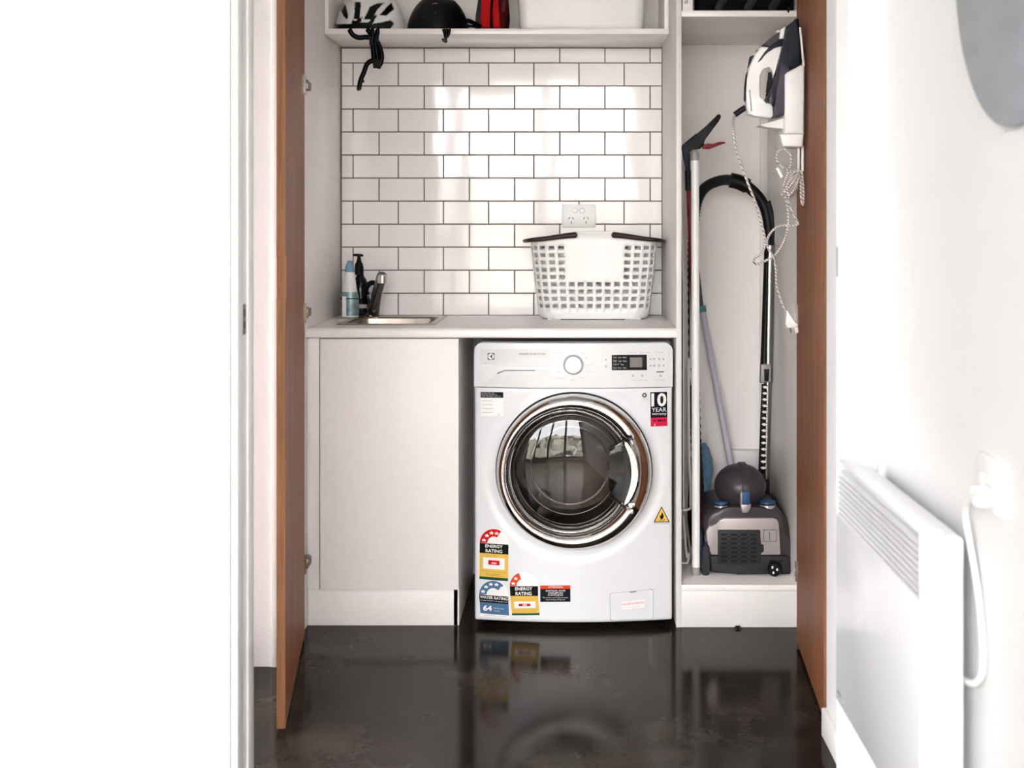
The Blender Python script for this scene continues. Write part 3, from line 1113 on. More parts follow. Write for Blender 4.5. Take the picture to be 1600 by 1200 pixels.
# deep inner bowl and its bright rims
lathe('inner_bowl', [(RI * 0.93, 0.0), (RI * 0.90, 0.02), (RI * 0.84, 0.045), (RI * 0.76, 0.068), (RI * 0.66, 0.088), (RI * 0.52, 0.105), (RI * 0.36, 0.117), (RI * 0.18, 0.124), (0, 0.126)],
      (GX, YD, DZc), 'bowl_glass', door, 'Y', 72)
for rr, yy, th in ((RI * 0.985, -0.016, 0.0022), (RI * 0.90, 0.004, 0.0016), (RI * 0.79, 0.055, 0.0020), (RI * 0.655, 0.085, 0.0030)):
    bm = bmesh.new()
    add_lathe(bm, [(rr + th * math.cos(a), yy + th * math.sin(a)) for a in [2 * PI * k / 8 for k in range(9)]], (GX, YD, DZc), 'Y', 72)
    finish(bm, 'bowl_rim', 'chrome', door)
lathe('drum', [(RI * 1.05, 0.03), (RI * 1.05, 0.36), (0.06, 0.38), (0, 0.38)], (GX, YD, DZc), 'drum', wm, 'Y', 64)
for k in range(3):
    a = math.radians(90 + 120 * k)
    bm = bmesh.new()
    add_box(bm, -0.02, 0.02, 0.08, 0.36, RI * 0.82, RI * 1.05, 0.008)
    bmesh.ops.rotate(bm, verts=bm.verts, cent=(0, 0, 0), matrix=Matrix.Rotation(a, 3, 'Y'))
    bmesh.ops.translate(bm, verts=bm.verts, vec=(GX, YD, DZc))
    finish(bm, 'drum_paddle', 'drum', wm)
# bellows seal behind the glass
lathe('bellows_seal', [(RI * 1.02, -0.008), (RI * 1.08, 0.01), (RI * 1.0, 0.02), (RI * 1.08, 0.035)], (GX, YD, DZc), 'dark_rubber', wm, 'Y', 64)
# grip: smoked plate and chrome lever on the right of the door
bm = bmesh.new()
pts = []
for k in range(13):
    a = HA0 + (HA1 - HA0) * k / 12
    pts.append((GX + RI * 0.99 * math.cos(a), DZc + RI * 0.99 * math.sin(a)))
pts += [(DXc + 0.104, DZc + 0.072), (DXc + 0.100, DZc + 0.040), (DXc + 0.100, DZc - 0.04), (DXc + 0.108, DZc - 0.066)]
add_prism(bm, pts, YD - 0.038, YD - 0.030, 'XZ', 0.002)
hd = finish(bm, 'door_handle', 'grip_glass', door)
bm = bmesh.new()
pts = []
for k in range(17):
    a = HA0 * 0.98 + (HA1 - HA0) * 0.98 * k / 16
    pts.append((GX + (RI + 0.001) * math.cos(a), DZc + (RI + 0.001) * math.sin(a)))
for k in range(16, -1, -1):
    a = HA0 * 0.98 + (HA1 - HA0) * 0.98 * k / 16
    bulge = 0.012 * math.cos((k / 8 - 1) * PI / 2)
    pts.append((GX + (RI + 0.008 + bulge) * math.cos(a), DZc + (RI + 0.008 + bulge) * math.sin(a)))
add_prism(bm, pts, YD - 0.045, YD - 0.028, 'XZ', 0.004, 3)
finish(bm, 'handle_lever', 'chrome', hd)
for sgn_a in (HA0, HA1):
    a = sgn_a
    pa = (GX + (RI * 0.74) * math.cos(a), DZc + (RI * 0.74) * math.sin(a))
    pb = (GX + (RI * 1.13) * math.cos(a), DZc + (RI * 1.13) * math.sin(a))
    tube('handle_seam', [(pa[0], YD - 0.038, pa[1]), (pb[0], YD - 0.046, pb[1])], 0.0016, 'black', hd, 6, 1)

# plinth, feet and filter hatch
box('plinth', wx0 + 0.02, wx1 - 0.02, 4.09, 4.12, 0.006, wz0 + 0.02, 'shadow_gap', wm)
for fx in (wx0 + 0.05, wx1 - 0.05):
    for fy in (4.13, 4.55):
        lathe('foot', [(0, 0), (0.02, 0), (0.02, 0.012), (0.008, 0.014), (0.008, 0.032), (0, 0.032)], (fx, fy, 0), 'black', wm, 'Z', 16)
hq = [(954.2, 927.5), (1018.3, 920.8), (1020.6, 923), (1020, 964.5), (1017.5, 967), (957, 969.4), (953.8, 967), (953.2, 930)]
ht = flat_px('filter_hatch', [(a + (1.0 if a > 990 else -1.0) * 0.5, b + (0.5 if b > 945 else -0.5)) for a, b in hq], 'ink_grey', wm, 0.0004)
flat_px('hatch_cover', hq, 'appliance', ht, 0.0016, 4.03)
flat_px('hatch_slot', [(984, 924.9), (994, 923.6), (994, 925.0), (984, 926.2)], 'ink_grey', ht, 0.0020)
flat_px('hatch_sticker', [(972, 940.5), (1007, 936.5), (1007, 949), (972, 952.5)], 'sticker_white', ht, 0.0020)
text_quad('lettering', 'PUSH HERE TO OPEN FILTER', ((973, 943.2), (1006, 939.4), (1006, 942.6), (973, 946.4)), 's_orange', ht, 0.0025)
text_quad('lettering', 'drain water before opening', ((973, 949.0), (1000, 946.4), (1000, 948.2), (973, 950.8)), 'ink_pale', ht, 0.0025)


# stickers
def star(cx, cy, r, rot=0.0):
    return [(cx + (r if k % 2 == 0 else r * 0.42) * math.sin(rot + PI * k / 5), cy - (r if k % 2 == 0 else r * 0.42) * math.cos(rot + PI * k / 5))
            for k in range(10)]


def arc_band(cx, cy, ro, ri, a0, a1, n=16):
    o = [(cx + ro * math.cos(math.radians(a0 + (a1 - a0) * k / n)), cy - ro * math.sin(math.radians(a0 + (a1 - a0) * k / n))) for k in range(n + 1)]
    i = [(cx + ri * math.cos(math.radians(a1 + (a0 - a1) * k / n)), cy - ri * math.sin(math.radians(a1 + (a0 - a1) * k / n))) for k in range(n + 1)]
    return o + i


def q(ox, oy, s, pts): return [(ox + a / s, oy + b / s) for a, b in pts]


# first energy label
e1 = flat_px('energy_label', q(740, 820, 10, [(86, 850), (545, 885), (552, 310)] +
             [(320 + 228 * math.cos(math.radians(a)), 300 - 245 * math.sin(math.radians(a))) for a in range(0, 181, 12)] + [(92, 290)]),
             'sticker_white', wm, 0.0006)
tag(e1, 'red, black and yellow energy rating sticker with four stars')
flat_px('star_arc', q(740, 820, 10, arc_band(312, 282, 216, 98, 180, 57)), 's_red', e1, 0.0010)
for a, b in ((162, 238), (208, 168), (281, 128), (362, 134)):
    flat_px('star', star(740 + a / 10, 820 + b / 10, 3.4, 0.1), 'sticker_white', e1, 0.0014)
flat_px('title_band', q(740, 820, 10, [(95, 283), (545, 310), (545, 464), (93, 437)]), 'ink', e1, 0.0010)
text_quad('lettering', 'ENERGY', q(740, 820, 10, [(182, 303), (455, 320), (455, 368), (182, 352)]), 'sticker_white', e1, 0.0014, 0.02)
text_quad('lettering', 'RATING', q(740, 820, 10, [(187, 376), (448, 392), (448, 444), (187, 428)]), 'sticker_white', e1, 0.0014, 0.02)
flat_px('yellow_field', q(740, 820, 10, [(93, 437), (545, 464), (540, 838), (90, 803)]), 's_yellow', e1, 0.0009)
flat_px('white_box', q(740, 820, 10, [(150, 508), (487, 528), (485, 706), (148, 682)]), 'sticker_white', e1, 0.0012)
flat_px('red_box', q(740, 820, 10, [(230, 550), (406, 562), (405, 634), (228, 622)]), 's_red', e1, 0.0015)
text_quad('lettering', '380', q(740, 820, 10, [(278, 584), (358, 590), (358, 618), (278, 612)]), 'sticker_white', e1, 0.0019, 0.02)
text_quad('lettering', 'ENERGY CONSUMPTION', q(740, 820, 10, [(185, 470), (410, 480), (410, 489), (185, 479)]), 'ink_grey', e1, 0.0013)
text_quad('lettering', 'When tested in accordance with the standard', q(740, 820, 10, [(120, 714), (510, 745), (510, 757), (120, 726)]), 'ink_grey', e1, 0.0013)
text_quad('lettering', 'For more information refer to', q(740, 820, 10, [(192, 756), (425, 770), (425, 782), (192, 768)]), 'ink', e1, 0.0013)
text_quad('lettering', 'www.energyrating.gov.au', q(740, 820, 10, [(185, 778), (440, 796), (440, 810), (185, 792)]), 'ink', e1, 0.0013)
flat_px('green_band', q(740, 820, 10, [(90, 803), (540, 838), (538, 882), (88, 846)]), 's_green', e1, 0.0010)

# water label
e2 = flat_px('water_label', q(740, 880, 10, [(105, 830), (520, 865), (558, 855), (545, 520)] +
             [(315 + 225 * math.cos(math.radians(a)), 500 - 236 * math.sin(math.radians(a))) for a in range(0, 181, 12)] + [(85, 490)]),
             'sticker_white', wm, 0.0007)
tag(e2, 'blue water rating sticker reading 64')
flat_px('star_arc', q(740, 880, 10, arc_band(302, 488, 214, 100, 180, 40)), 's_blue', e2, 0.0011)
for a, b in ((148, 440), (195, 368), (270, 328), (358, 334), (430, 384)):
    flat_px('star', star(740 + a / 10, 880 + b / 10, 3.4 if a < 400 else 2.4, 0.1), 'sticker_white', e2, 0.0015)
flat_px('title_band', q(740, 880, 10, [(85, 487), (540, 524), (546, 642), (94, 602)]), 'ink', e2, 0.0011)
text_quad('lettering', 'WATER RATING', q(740, 880, 10, [(97, 502), (530, 538), (532, 584), (99, 546)]), 'sticker_white', e2, 0.0015, 0.02)
text_quad('lettering', 'www.waterrating.gov.au', q(740, 880, 10, [(102, 566), (528, 602), (528, 620), (102, 584)]), 'sticker_white', e2, 0.0015)
flat_px('blue_field', q(740, 880, 10, [(94, 602), (546, 642), (554, 818), (105, 780)]), 's_blue', e2, 0.0011)
text_quad('lettering', '64', q(740, 880, 10, [(148, 652), (286, 662), (286, 752), (148, 742)]), 'sticker_white', e2, 0.0015, 0.04)
text_quad('lettering', 'litres per', q(740, 880, 10, [(318, 692), (478, 706), (478, 728), (318, 716)]), 'sticker_white', e2, 0.0015)
text_quad('lettering', 'wash', q(740, 880, 10, [(318, 732), (405, 740), (405, 756), (318, 750)]), 'sticker_white', e2, 0.0015)
text_quad('lettering', 'For more information and registration code', q(740, 880, 10, [(150, 800), (512, 830), (512, 846), (150, 816)]), 'ink_grey', e2, 0.0012)

# second energy label
e3 = flat_px('energy_label', q(740, 880, 10, [(597, 822), (1036, 818), (1012, 350)] +
             [(788 + 224 * math.cos(math.radians(a)), 358 - 222 * math.sin(math.radians(a))) for a in range(0, 181, 12)] + [(562, 360)]),
             'sticker_white', wm, 0.0008)
tag(e3, 'orange, black and yellow energy rating sticker with two stars')
flat_px('star_arc', q(740, 880, 10, arc_band(785, 358, 220, 116, 180, 111)), 's_orange', e3, 0.0012)
for a, b in ((622, 316), (660, 240)):
    flat_px('star', star(740 + a / 10, 880 + b / 10, 3.2, 0.1), 'sticker_white', e3, 0.0016)
flat_px('title_band', q(740, 880, 10, [(566, 360), (1006, 358), (1009, 510), (573, 511)]), 'ink', e3, 0.0012)
text_quad('lettering', 'ENERGY', q(740, 880, 10, [(648, 374), (918, 372), (918, 424), (648, 426)]), 'sticker_white', e3, 0.0016, 0.02)
text_quad('lettering', 'RATING', q(740, 880, 10, [(655, 448), (906, 446), (906, 500), (655, 502)]), 'sticker_white', e3, 0.0016, 0.02)
flat_px('yellow_field', q(740, 880, 10, [(573, 511), (1009, 510), (1030, 780), (598, 783)]), 's_yellow', e3, 0.0011)
flat_px('white_box', q(740, 880, 10, [(632, 600), (964, 598), (972, 698), (640, 702)]), 'sticker_white', e3, 0.0014)
flat_px('red_box', q(740, 880, 10, [(704, 634), (886, 632), (888, 672), (706, 675)]), 's_red', e3, 0.0017)
text_quad('lettering', '185', q(740, 880, 10, [(764, 640), (832, 638), (832, 668), (764, 670)]), 'sticker_white', e3, 0.0021, 0.02)
text_quad('lettering', 'When tested in accordance with the standard', q(740, 880, 10, [(606, 730), (1010, 718), (1010, 730), (606, 742)]), 'ink_grey', e3, 0.0015)
text_quad('lettering', 'www.energyrating.gov.au', q(740, 880, 10, [(630, 756), (960, 748), (960, 760), (630, 768)]), 'ink_grey', e3, 0.0015)
flat_px('green_band', q(740, 880, 10, [(598, 783), (1030, 780), (1032, 812), (600, 816)]), 's_green', e3, 0.0012)

# attention label
e4 = flat_px('attention_label', q(740, 880, 10, [(1040, 348), (1512, 345), (1514, 602), (1042, 606)]), 's_navy', wm, 0.0007)
tag(e4, 'navy attention sticker with orange header')
flat_px('header_band', q(740, 880, 10, [(1040, 348), (1512, 345), (1512, 400), (1040, 403)]), 's_orange', e4, 0.0010)
for s, a, b, c_, d in (('ATTENTION', 1165, 358, 1392, 390), ('ADDITIONAL WATER', 1122, 420, 1436, 444), ('CONSUMPTION', 1165, 454, 1396, 478),
                       ('IN DRYER MODE', 1160, 487, 1396, 510), ('This product uses 72 litres of water', 1076, 528, 1480, 552),
                       ('when drying a 4.5 kg load', 1130, 560, 1426, 584)):
    text_quad('lettering', s, q(740, 880, 10, [(a, b), (c_, b - 1), (c_, d - 1), (a, d)]), 'sticker_white', e4, 0.0014, 0.01 if s.isupper() else 0)

# ten year warranty
e5 = flat_px('warranty_label', [(1016, 612.8), (1042.2, 612), (1042.8, 652), (1016.6, 653)], 's_navy', wm, 0.0007)
tag(e5, 'dark ten year warranty sticker with pink foot')
flat_px('pink_foot', [(1016.6, 653), (1042.8, 652), (1043, 665.5), (1016.8, 666.5)], 's_pink', e5, 0.0009)
tbox('lettering', '10', 1017.6, 614.4, 1041.2, 635.4, 'sticker_white', e5, 0.0012, 0.03, -0.02)
tbox('lettering', 'YEAR', 1018.4, 637.2, 1041.2, 643.6, 'sticker_white', e5, 0.0012, 0.0, -0.02)
tbox('lettering', 'warranty', 1018.6, 645.2, 1041.4, 650.0, 'sticker_white', e5, 0.0012, 0.0, -0.02)
tbox('lettering', 'eco', 1027.5, 655.4, 1041, 659.0, 'ink', e5, 0.0013, 0.03, -0.02)
flat_px('tick_mark', [(1019, 655.6), (1022.8, 657), (1026.4, 655.2), (1023, 659)], 'ink', e5, 0.0013)
tbox('lettering', 'inverter', 1019, 661.4, 1041, 664.8, 's_red', e5, 0.0013, 0.0, -0.02)

# flame triangle
e6 = flat_px('flame_label', [(1033.8, 790.8), (1046.6, 816), (1021.2, 816.2)], 'ink', wm, 0.0007)
tag(e6, 'yellow flammable warning triangle')
flat_px('triangle_field', [(1033.8, 793.6), (1044.3, 814.7), (1023.4, 814.9)], 's_amber', e6, 0.0010)
flat_px('flame', [(1034.2, 800), (1036.2, 803.6), (1037.2, 807), (1035.6, 811), (1032, 811), (1030.8, 807.4), (1032, 804.8), (1033, 805.6)], 'ink', e6, 0.0013)
flat_px('flame_line', [(1029, 812), (1039, 812), (1039, 812.9), (1029, 812.9)], 'ink', e6, 0.0013)
tbox('lettering', 'risk of fire or flammable', 1021.5, 817.2, 1046, 818.8, 'ink_grey', wm, 0.0008)

# notes top left, wool mark
e7 = flat_px('notice_label', [(750.8, 612.2), (786.2, 612.8), (786.4, 621.6), (750.8, 621.2)], 's_navy', wm, 0.0007)
tag(e7, 'small dark notice sticker below the detergent drawer')
for j, s in enumerate(('BEFORE FIRST USE', 'PLEASE REMOVE', 'THE TRANSIT BOLTS')):
    tbox('lettering', s, 752.2, 613.6 + 2.5 * j, 772 + 5 * j, 615.3 + 2.5 * j, 'ink_pale', e7, 0.0011)
e8 = flat_px('notice_label', [(750.8, 621.6), (786.4, 622), (786.4, 650), (750.8, 650)], 'sticker_white', wm, 0.0006)
for j in range(4):
    flat_px('text_line', [(752.4, 626 + 6 * j), (770, 626 + 6 * j), (770, 626.8 + 6 * j), (752.4, 626.8 + 6 * j)], 'ink_pale', e8, 0.0010)
wl = flat_px('wool_mark', [(1007 + 3.9 * math.cos(a), 617.5 + 3.9 * math.sin(a)) for a in [PI / 2 + 2 * PI * k / 3 + d for k in range(3) for d in (-0.75, -0.35, 0.35, 0.75)]][::1],
             'ink_grey', wm, 0.0007)
flat_px('mark_centre', [(1007, 615.4), (1008.6, 618.4), (1005.4, 618.4)], 'sticker_white', wl, 0.0010)
tbox('lettering', 'WOOLMARK', 1001.5, 622.2, 1013, 623.8, 'ink_pale', wm, 0.0007)
tbox('lettering', 'APPAREL CARE', 1002.5, 624.3, 1012.5, 625.5, 'ink_pale', wm, 0.0007)

# ------------------------------------------------------------------ sink, tap, bottles
sk = thing('sink', 'small stainless steel sink set into the worktop', 'sink', (-0.558, 4.38, ZW))
bm = bmesh.new()


def rl(x0, x1, y0, y1, r, z): return [(a, b, z) for a, b in rrect(x0, x1, y0, y1, r)]


ox0, ox1, oy0, oy1 = X(525, 4.167), X(680, 4.167), 4.167, 4.600
loft(bm, [rl(ox0, ox1, oy0, oy1, 0.012, ZW), rl(ox0 + .001, ox1 - .001, oy0 + .001, oy1 - .001, 0.012, ZW + 0.003),
          rl(ox0 + .020, ox1 - .020, oy0 + .022, oy1 - .075, 0.03, ZW + 0.0025), rl(ox0 + .024, ox1 - .024, oy0 + .026, oy1 - .079, 0.03, ZW - 0.003),
          rl(ox0 + .034, ox1 - .034, oy0 + .036, oy1 - .089, 0.03, ZW - 0.130), rl(ox0 + .05, ox1 - .05, oy0 + .05, oy1 - .105, 0.025, ZW - 0.145)])
finish(bm, 'basin', 'steel', sk, 30)
lathe('drain', [(0.0, 0.002), (0.03, 0.003), (0.034, 0.001), (0.034, -0.004)], (-0.558, 4.36, ZW - 0.143), 'chrome', sk, 'Z', 24)

YT = 4.565
tp = thing('tap', 'chrome mixer tap at the back of the sink', 'tap', (X(583, YT), YT, ZW + 0.003))
lathe('tap_base', [(0.0, 0), (0.026, 0), (0.026, 0.005), (0.020, 0.010), (0.017, 0.014), (0.0165, 0.075), (0.0, 0.078)], (X(581, YT), YT, ZW + 0.003), 'chrome_reflecting_dark', tp, 'Z', 28)
tube('tap_spout', [P(584, 489, YT - 0.01), P(588, 465, YT - 0.07), P(592, 448, YT - 0.12), P(595.5, 437, YT - 0.155), P(596.5, 431.5, YT - 0.175)],
     lambda t: 0.0185 - 0.002 * t, 'chrome_reflecting_dark', tp, 18, 6)
lathe('spout_head', [(0.0, 0.010), (0.010, 0.009), (0.0145, 0.004), (0.0150, -0.006), (0.0150, -0.018), (0.0125, -0.021), (0, -0.021)],
      P(597, 433, YT - 0.178), 'chrome', tp, 'Z', 24)
lp = [P(577, 463, YT), P(572, 458, YT - 0.005), P(573, 449, YT - 0.01), P(580, 442, YT - 0.015), P(588, 443, YT - 0.02)]
tube('tap_lever', lp, 0.0085, 'black_gloss', tp, 12, 6)
lathe('lever_cap', [(0.017, 0), (0.017, 0.012), (0.012, 0.020), (0.0, 0.022)], (X(580.5, YT), YT, Z(466, YT)), 'chrome', tp, 'Z', 24)


def bottle_prof(cx, Y, pts):
    return [(max(0, (w / 2) * Y / F), Z(b, Y) - ZW) for b, w in pts]


YB1 = 4.51
b1 = thing('detergent_bottle', 'white cleaning bottle with pale blue cap and teal label behind the sink', 'bottle', (X(546.5, YB1), YB1, ZW))
o1 = (X(546.5, YB1), YB1, ZW)
lathe('bottle_body', [(0, 0)] + bottle_prof(0, YB1, [(495.6, 25), (494, 28), (478, 29), (467, 28.4), (462, 27), (454, 23), (447, 21), (440, 19), (433, 17), (426, 15), (424, 15)]) + [(0, Z(424, YB1) - ZW)],
      o1, 'white_plastic', b1, 'Z', 32, 1, 0.7)
lathe('bottle_label', bottle_prof(0, YB1, [(493, 28.6), (478, 29.6), (467, 29.0), (462, 27.6), (456, 24.6)]), o1, 'teal_label', b1, 'Z', 32, 1, 0.7)
lathe('label_stripe', bottle_prof(0, YB1, [(467.2, 29.6), (465.2, 29.2)]), o1, 'black', b1, 'Z', 32, 1, 0.72)
lathe('bottle_cap', bottle_prof(0, YB1, [(425, 15.6), (418, 14.6), (413, 11), (409, 7.6), (407.2, 6)]) + [(0, Z(407, YB1) - ZW)], o1, 'light_blue', b1, 'Z', 24, 1, 0.8)
tg = box('barcode_panel', X(536.5, YB1), X(542.5, YB1), YB1 - 0.0236, YB1 - 0.019, Z(494, YB1), Z(462.5, YB1), 'sticker_white', b1)

YB2 = 4.59
b2 = thing('soap_dispenser', 'black pump soap bottle beside the tap', 'bottle', (X(562, YB2), YB2, ZW))
o2 = (X(563, YB2), YB2, ZW)
lathe('bottle_body', [(0, 0)] + bottle_prof(0, YB2, [(493, 26), (491, 28), (452, 28), (444, 26), (437, 20), (432, 13), (429, 11), (418, 11), (414, 9)]) + [(0, Z(413, YB2) - ZW)],
      o2, 'black_gloss', b2, 'Z', 32, 0.95, 0.95)
lathe('pump_collar', bottle_prof(0, YB2, [(429, 12.6), (413, 12.6), (409, 8), (402, 5), (400, 8), (397.5, 9)]) + [(0, Z(397.2, YB2) - ZW)],
      (X(557, YB2) * 0.35 + o2[0] * 0.65, YB2, ZW), 'black', b2, 'Z', 24)
tube('pump_spout', [P(553, 398.6, YB2), P(560, 398.4, YB2 - 0.01), P(566, 399.2, YB2 - 0.03)], 0.0042, 'black', b2, 8, 3)
lathe('bottle_label', bottle_prof(0, YB2, [(481, 28.6), (475, 28.6)]), o2, 'ink_pale', b2, 'Z', 32, 0.95, 0.95)

# ------------------------------------------------------------------ power point on the tiles


YS = YB - 0.0005
pw = thing('power_outlet', 'white double power point on the tiles above the laundry basket', 'power outlet', (X(904, YS), YS, Z(337, YS)))
box('cover_plate', X(878, YS), X(930.5, YS), YS - 0.009, YS, Z(355.5, YS), Z(319.5, YS), 'white_plastic', pw, bev=0.002)
for a in (898.7, 909.5):
    lathe('switch', [(0.0085, 0.0), (0.0085, -0.004), (0.007, -0.0055), (0, -0.006)], (X(a, YS), YS - 0.009, Z(329, YS)), 'white_plastic', pw, 'Y', 20)
    bm = bmesh.new()
    add_lathe(bm, [(0.0088, -0.0004), (0.0096, -0.0004)], (X(a, YS), YS - 0.009, Z(329, YS)), 'Y', 24)
    finish(bm, 'switch_rim', 'ink_pale', pw)
for a in (892.3, 915.5):
    for dx, dz, rot in ((-2.9, -3.0, 28), (2.9, -3.0, -28), (0.3, 3.6, 0)):
        b = bmesh.new()
        add_box(b, -0.0011, 0.0011, -0.0006, 0.0006, -0.0042, 0.0042)
        bmesh.ops.rotate(b, verts=b.verts, cent=(0, 0, 0), matrix=Matrix.Rotation(math.radians(rot), 3, 'Y'))
        bmesh.ops.translate(b, verts=b.verts, vec=(X(a + dx, YS), YS - 0.0092, Z(344 + dz, YS)))
        finish(b, 'socket_slot', 'black', pw)

# ------------------------------------------------------------------ laundry basket
BY0, BY1 = 4.395, 4.632
bkx = X(928.5, 4.42)
bk = thing('laundry_basket', 'white plastic laundry basket with square holes and brown handles on the worktop', 'basket', (bkx, 4.52, ZW))
bh = 0.262
NU = 2 * 46
cyc = (BY0 + BY1) / 2


def basket_plan():
    """rounded rectangle resampled evenly, starting at the front centre and going towards +x"""
    hy_ = (BY1 - BY0) / 2
    c = rrect(-0.206, 0.206, -hy_, hy_, 0.070, 16)       # counter-clockwise from the +x corner
    i0 = min(range(len(c)), key=lambda i: (c[i][1] > -hy_ + 1e-6, c[i][0] < 0, abs(c[i][0])))
    c = c[i0:] + c[:i0]
    c = [(0.0, -hy_)] + c + [(0.0, -hy_)]
    L_ = [0.0]
    for a, b in zip(c, c[1:]):
        L_.append(L_[-1] + math.hypot(b[0] - a[0], b[1] - a[1]))
    out_, k = [], 0
    for i in range(801):
        t = L_[-1] * i / 800
        while k < len(c) - 2 and L_[k + 1] < t:
            k += 1
        f = (t - L_[k]) / max(1e-9, L_[k + 1] - L_[k])
        out_.append((c[k][0] + (c[k + 1][0] - c[k][0]) * f, c[k][1] + (c[k + 1][1] - c[k][1]) * f))
    return out_


BPL = basket_plan()


def bask(s, v):
    """s: 0..1 around (0 = front centre, increasing to +x), v: 0..1 height."""
    tap_ = 0.86 + 0.14 * (v ** 0.8)
    if v < 0.06:
        tap_ -= 0.05 * (1 - v / 0.06) ** 2
    sx_, sy_ = tap_, 0.90 + 0.10 * v
    f_ = (s % 1.0) * (len(BPL) - 1)
    k_ = int(f_); f_ -= k_
    p0, p1 = BPL[k_], BPL[min(k_ + 1, len(BPL) - 1)]
    return (bkx + sx_ * (p0[0] + (p1[0] - p0[0]) * f_), cyc + sy_ * (p0[1] + (p1[1] - p0[1]) * f_))



# arc-length table for even hole spacing
tabl = [0.0]
prevp = bask(0, 0.6)
NT = 1600
for i in range(1, NT + 1):
    pnt = bask(i / NT, 0.6)
    tabl.append(tabl[-1] + math.hypot(pnt[0] - prevp[0], pnt[1] - prevp[1]))
    prevp = pnt
per_ = tabl[-1]


def s_of(l):
    l = l % per_
    lo, hi = 0, NT
    while hi - lo > 1:
        mid = (lo + hi) // 2
        if tabl[mid] <= l: lo = mid
        else: hi = mid
    return (lo + (l - tabl[lo]) / max(1e-9, tabl[hi] - tabl[lo])) / NT


ncol = int(round(per_ / 0.0298))
pitch = per_ / ncol
hole_w = 0.0190
us = []
for k in range(ncol):
    us += [k * pitch - hole_w / 2 + pitch / 2, k * pitch + hole_w / 2 + pitch / 2]
us = [(s_of(u), u) for u in us]


def bz(py): return (Z(py, 4.42) - ZW - 0.003) / 0.2527


rows = []
for r_i in range(9):
    yc = 387.3 + 11.33 * r_i
    rows.append((bz(yc + 3.2), bz(yc - 3.2)))
rows.sort()
vs_ = [0.0, 0.02, 0.06]
hole_rows = {}
for (a, b) in rows:
    hole_rows[len(vs_)] = True
    vs_ += [a, b]
vs_ += [0.96, 1.0]
bm = bmesh.new()
NC = len(us)


def rim_z(x, v):
    """the rim rises towards the middle of the long sides"""
    d = abs(x - bkx) / 0.206
    rise = 0.024 * max(0.0, min(1.0, (0.66 - d) / 0.40))
    return ZW + 0.003 + 0.2527 * v + (rise * (v - 0.94) / 0.06 if v > 0.94 else 0.0)


gv = []
for v in vs_:
    row = []
    vv = v
    for (s, u) in us:
        xx, yy = bask(s, vv)
        row.append(bm.verts.new((xx, yy, rim_z(xx, vv))))
    gv.append(row)
nrow = len(rows)
solid_lo, solid_hi = bkx - 0.122 * 0.385, bkx + 0.122 * 0.385
for j in range(len(vs_) - 1):
    for k in range(NC):
        k2 = (k + 1) % NC
        if j in hole_rows and k % 2 == 0:
            xm = (gv[j][k].co.x + gv[j][k2].co.x) / 2
            ri = (j - 3) // 2        # 0 = lowest row
            on_long = abs((gv[j][k].co.y + gv[j][k2].co.y) / 2 - cyc) > 0.06
            solid = ri >= 4 and on_long and X(879, 4.40) < xm < X(972, 4.40)
            if not solid:
                continue
        bm.faces.new((gv[j][k], gv[j][k2], gv[j + 1][k2], gv[j + 1][k]))
bm.faces.new(list(reversed(gv[0])))
o = finish(bm, 'basket_shell', 'white_plastic', bk, 70)
sm = o.modifiers.new('thickness', 'SOLIDIFY'); sm.thickness = 0.0032; sm.offset = -1
# turned rim
bm = bmesh.new()
pts = []
for k in range(96):
    xx, yy = bask(s_of(per_ * k / 96), 1.0)
    pts.append(Vector((xx, yy, rim_z(xx, 1.0))))
pts.append(pts[0].copy())
add_tube(bm, pts, 0.0042, 8, 2)
finish(bm, 'rim', 'white_plastic', bk)
for sg in (-1, 1):
    bm = bmesh.new()
    front = [(902, 366.8), (880, 369), (852, 373), (832, 375)]
    pth = []
    for (a, b) in front:
        xx = X(a, 4.40)
        if sg > 0:
            xx = 2 * bkx - xx
        pth.append(Vector((xx, BY0 - 0.008, Z(b, 4.40))))
    ext = Vector((bkx + sg * 0.224, cyc - 0.07, Z(376.5, 4.45)))
    ext2 = Vector((bkx + sg * 0.224, cyc + 0.07, Z(376.5, 4.45)))
    back = [Vector((p.x, BY1 + 0.003, p.z)) for p in reversed(pth)]
    pth[-1].x = bkx + sg * 0.200
    back[0].x = pth[-1].x
    add_tube(bm, pth + [ext, ext2] + back, lambda t: (0.0058 + 0.0042 * abs(2 * t - 1) ** 1.5) * min(1.0, 0.45 + min(t, 1 - t) / 0.02), 12, 6)
    finish(bm, 'handle', 'brown_plastic', bk)
box('base_strip', X(876, 4.42), X(976, 4.42), BY0 + 0.012, BY0 + 0.02, ZW + 0.0001, ZW + 0.003, 'dark_rubber', bk)
for fx in (-0.12, 0.12):
    for fy in (BY0 + 0.035, BY1 - 0.035):
        box('basket_foot', bkx + fx - 0.03, bkx + fx + 0.03, fy - 0.012, fy + 0.012, ZW, ZW + 0.004, 'white_plastic', bk, bev=0.001)

# ------------------------------------------------------------------ things on the overhead shelf
ZS = zs1
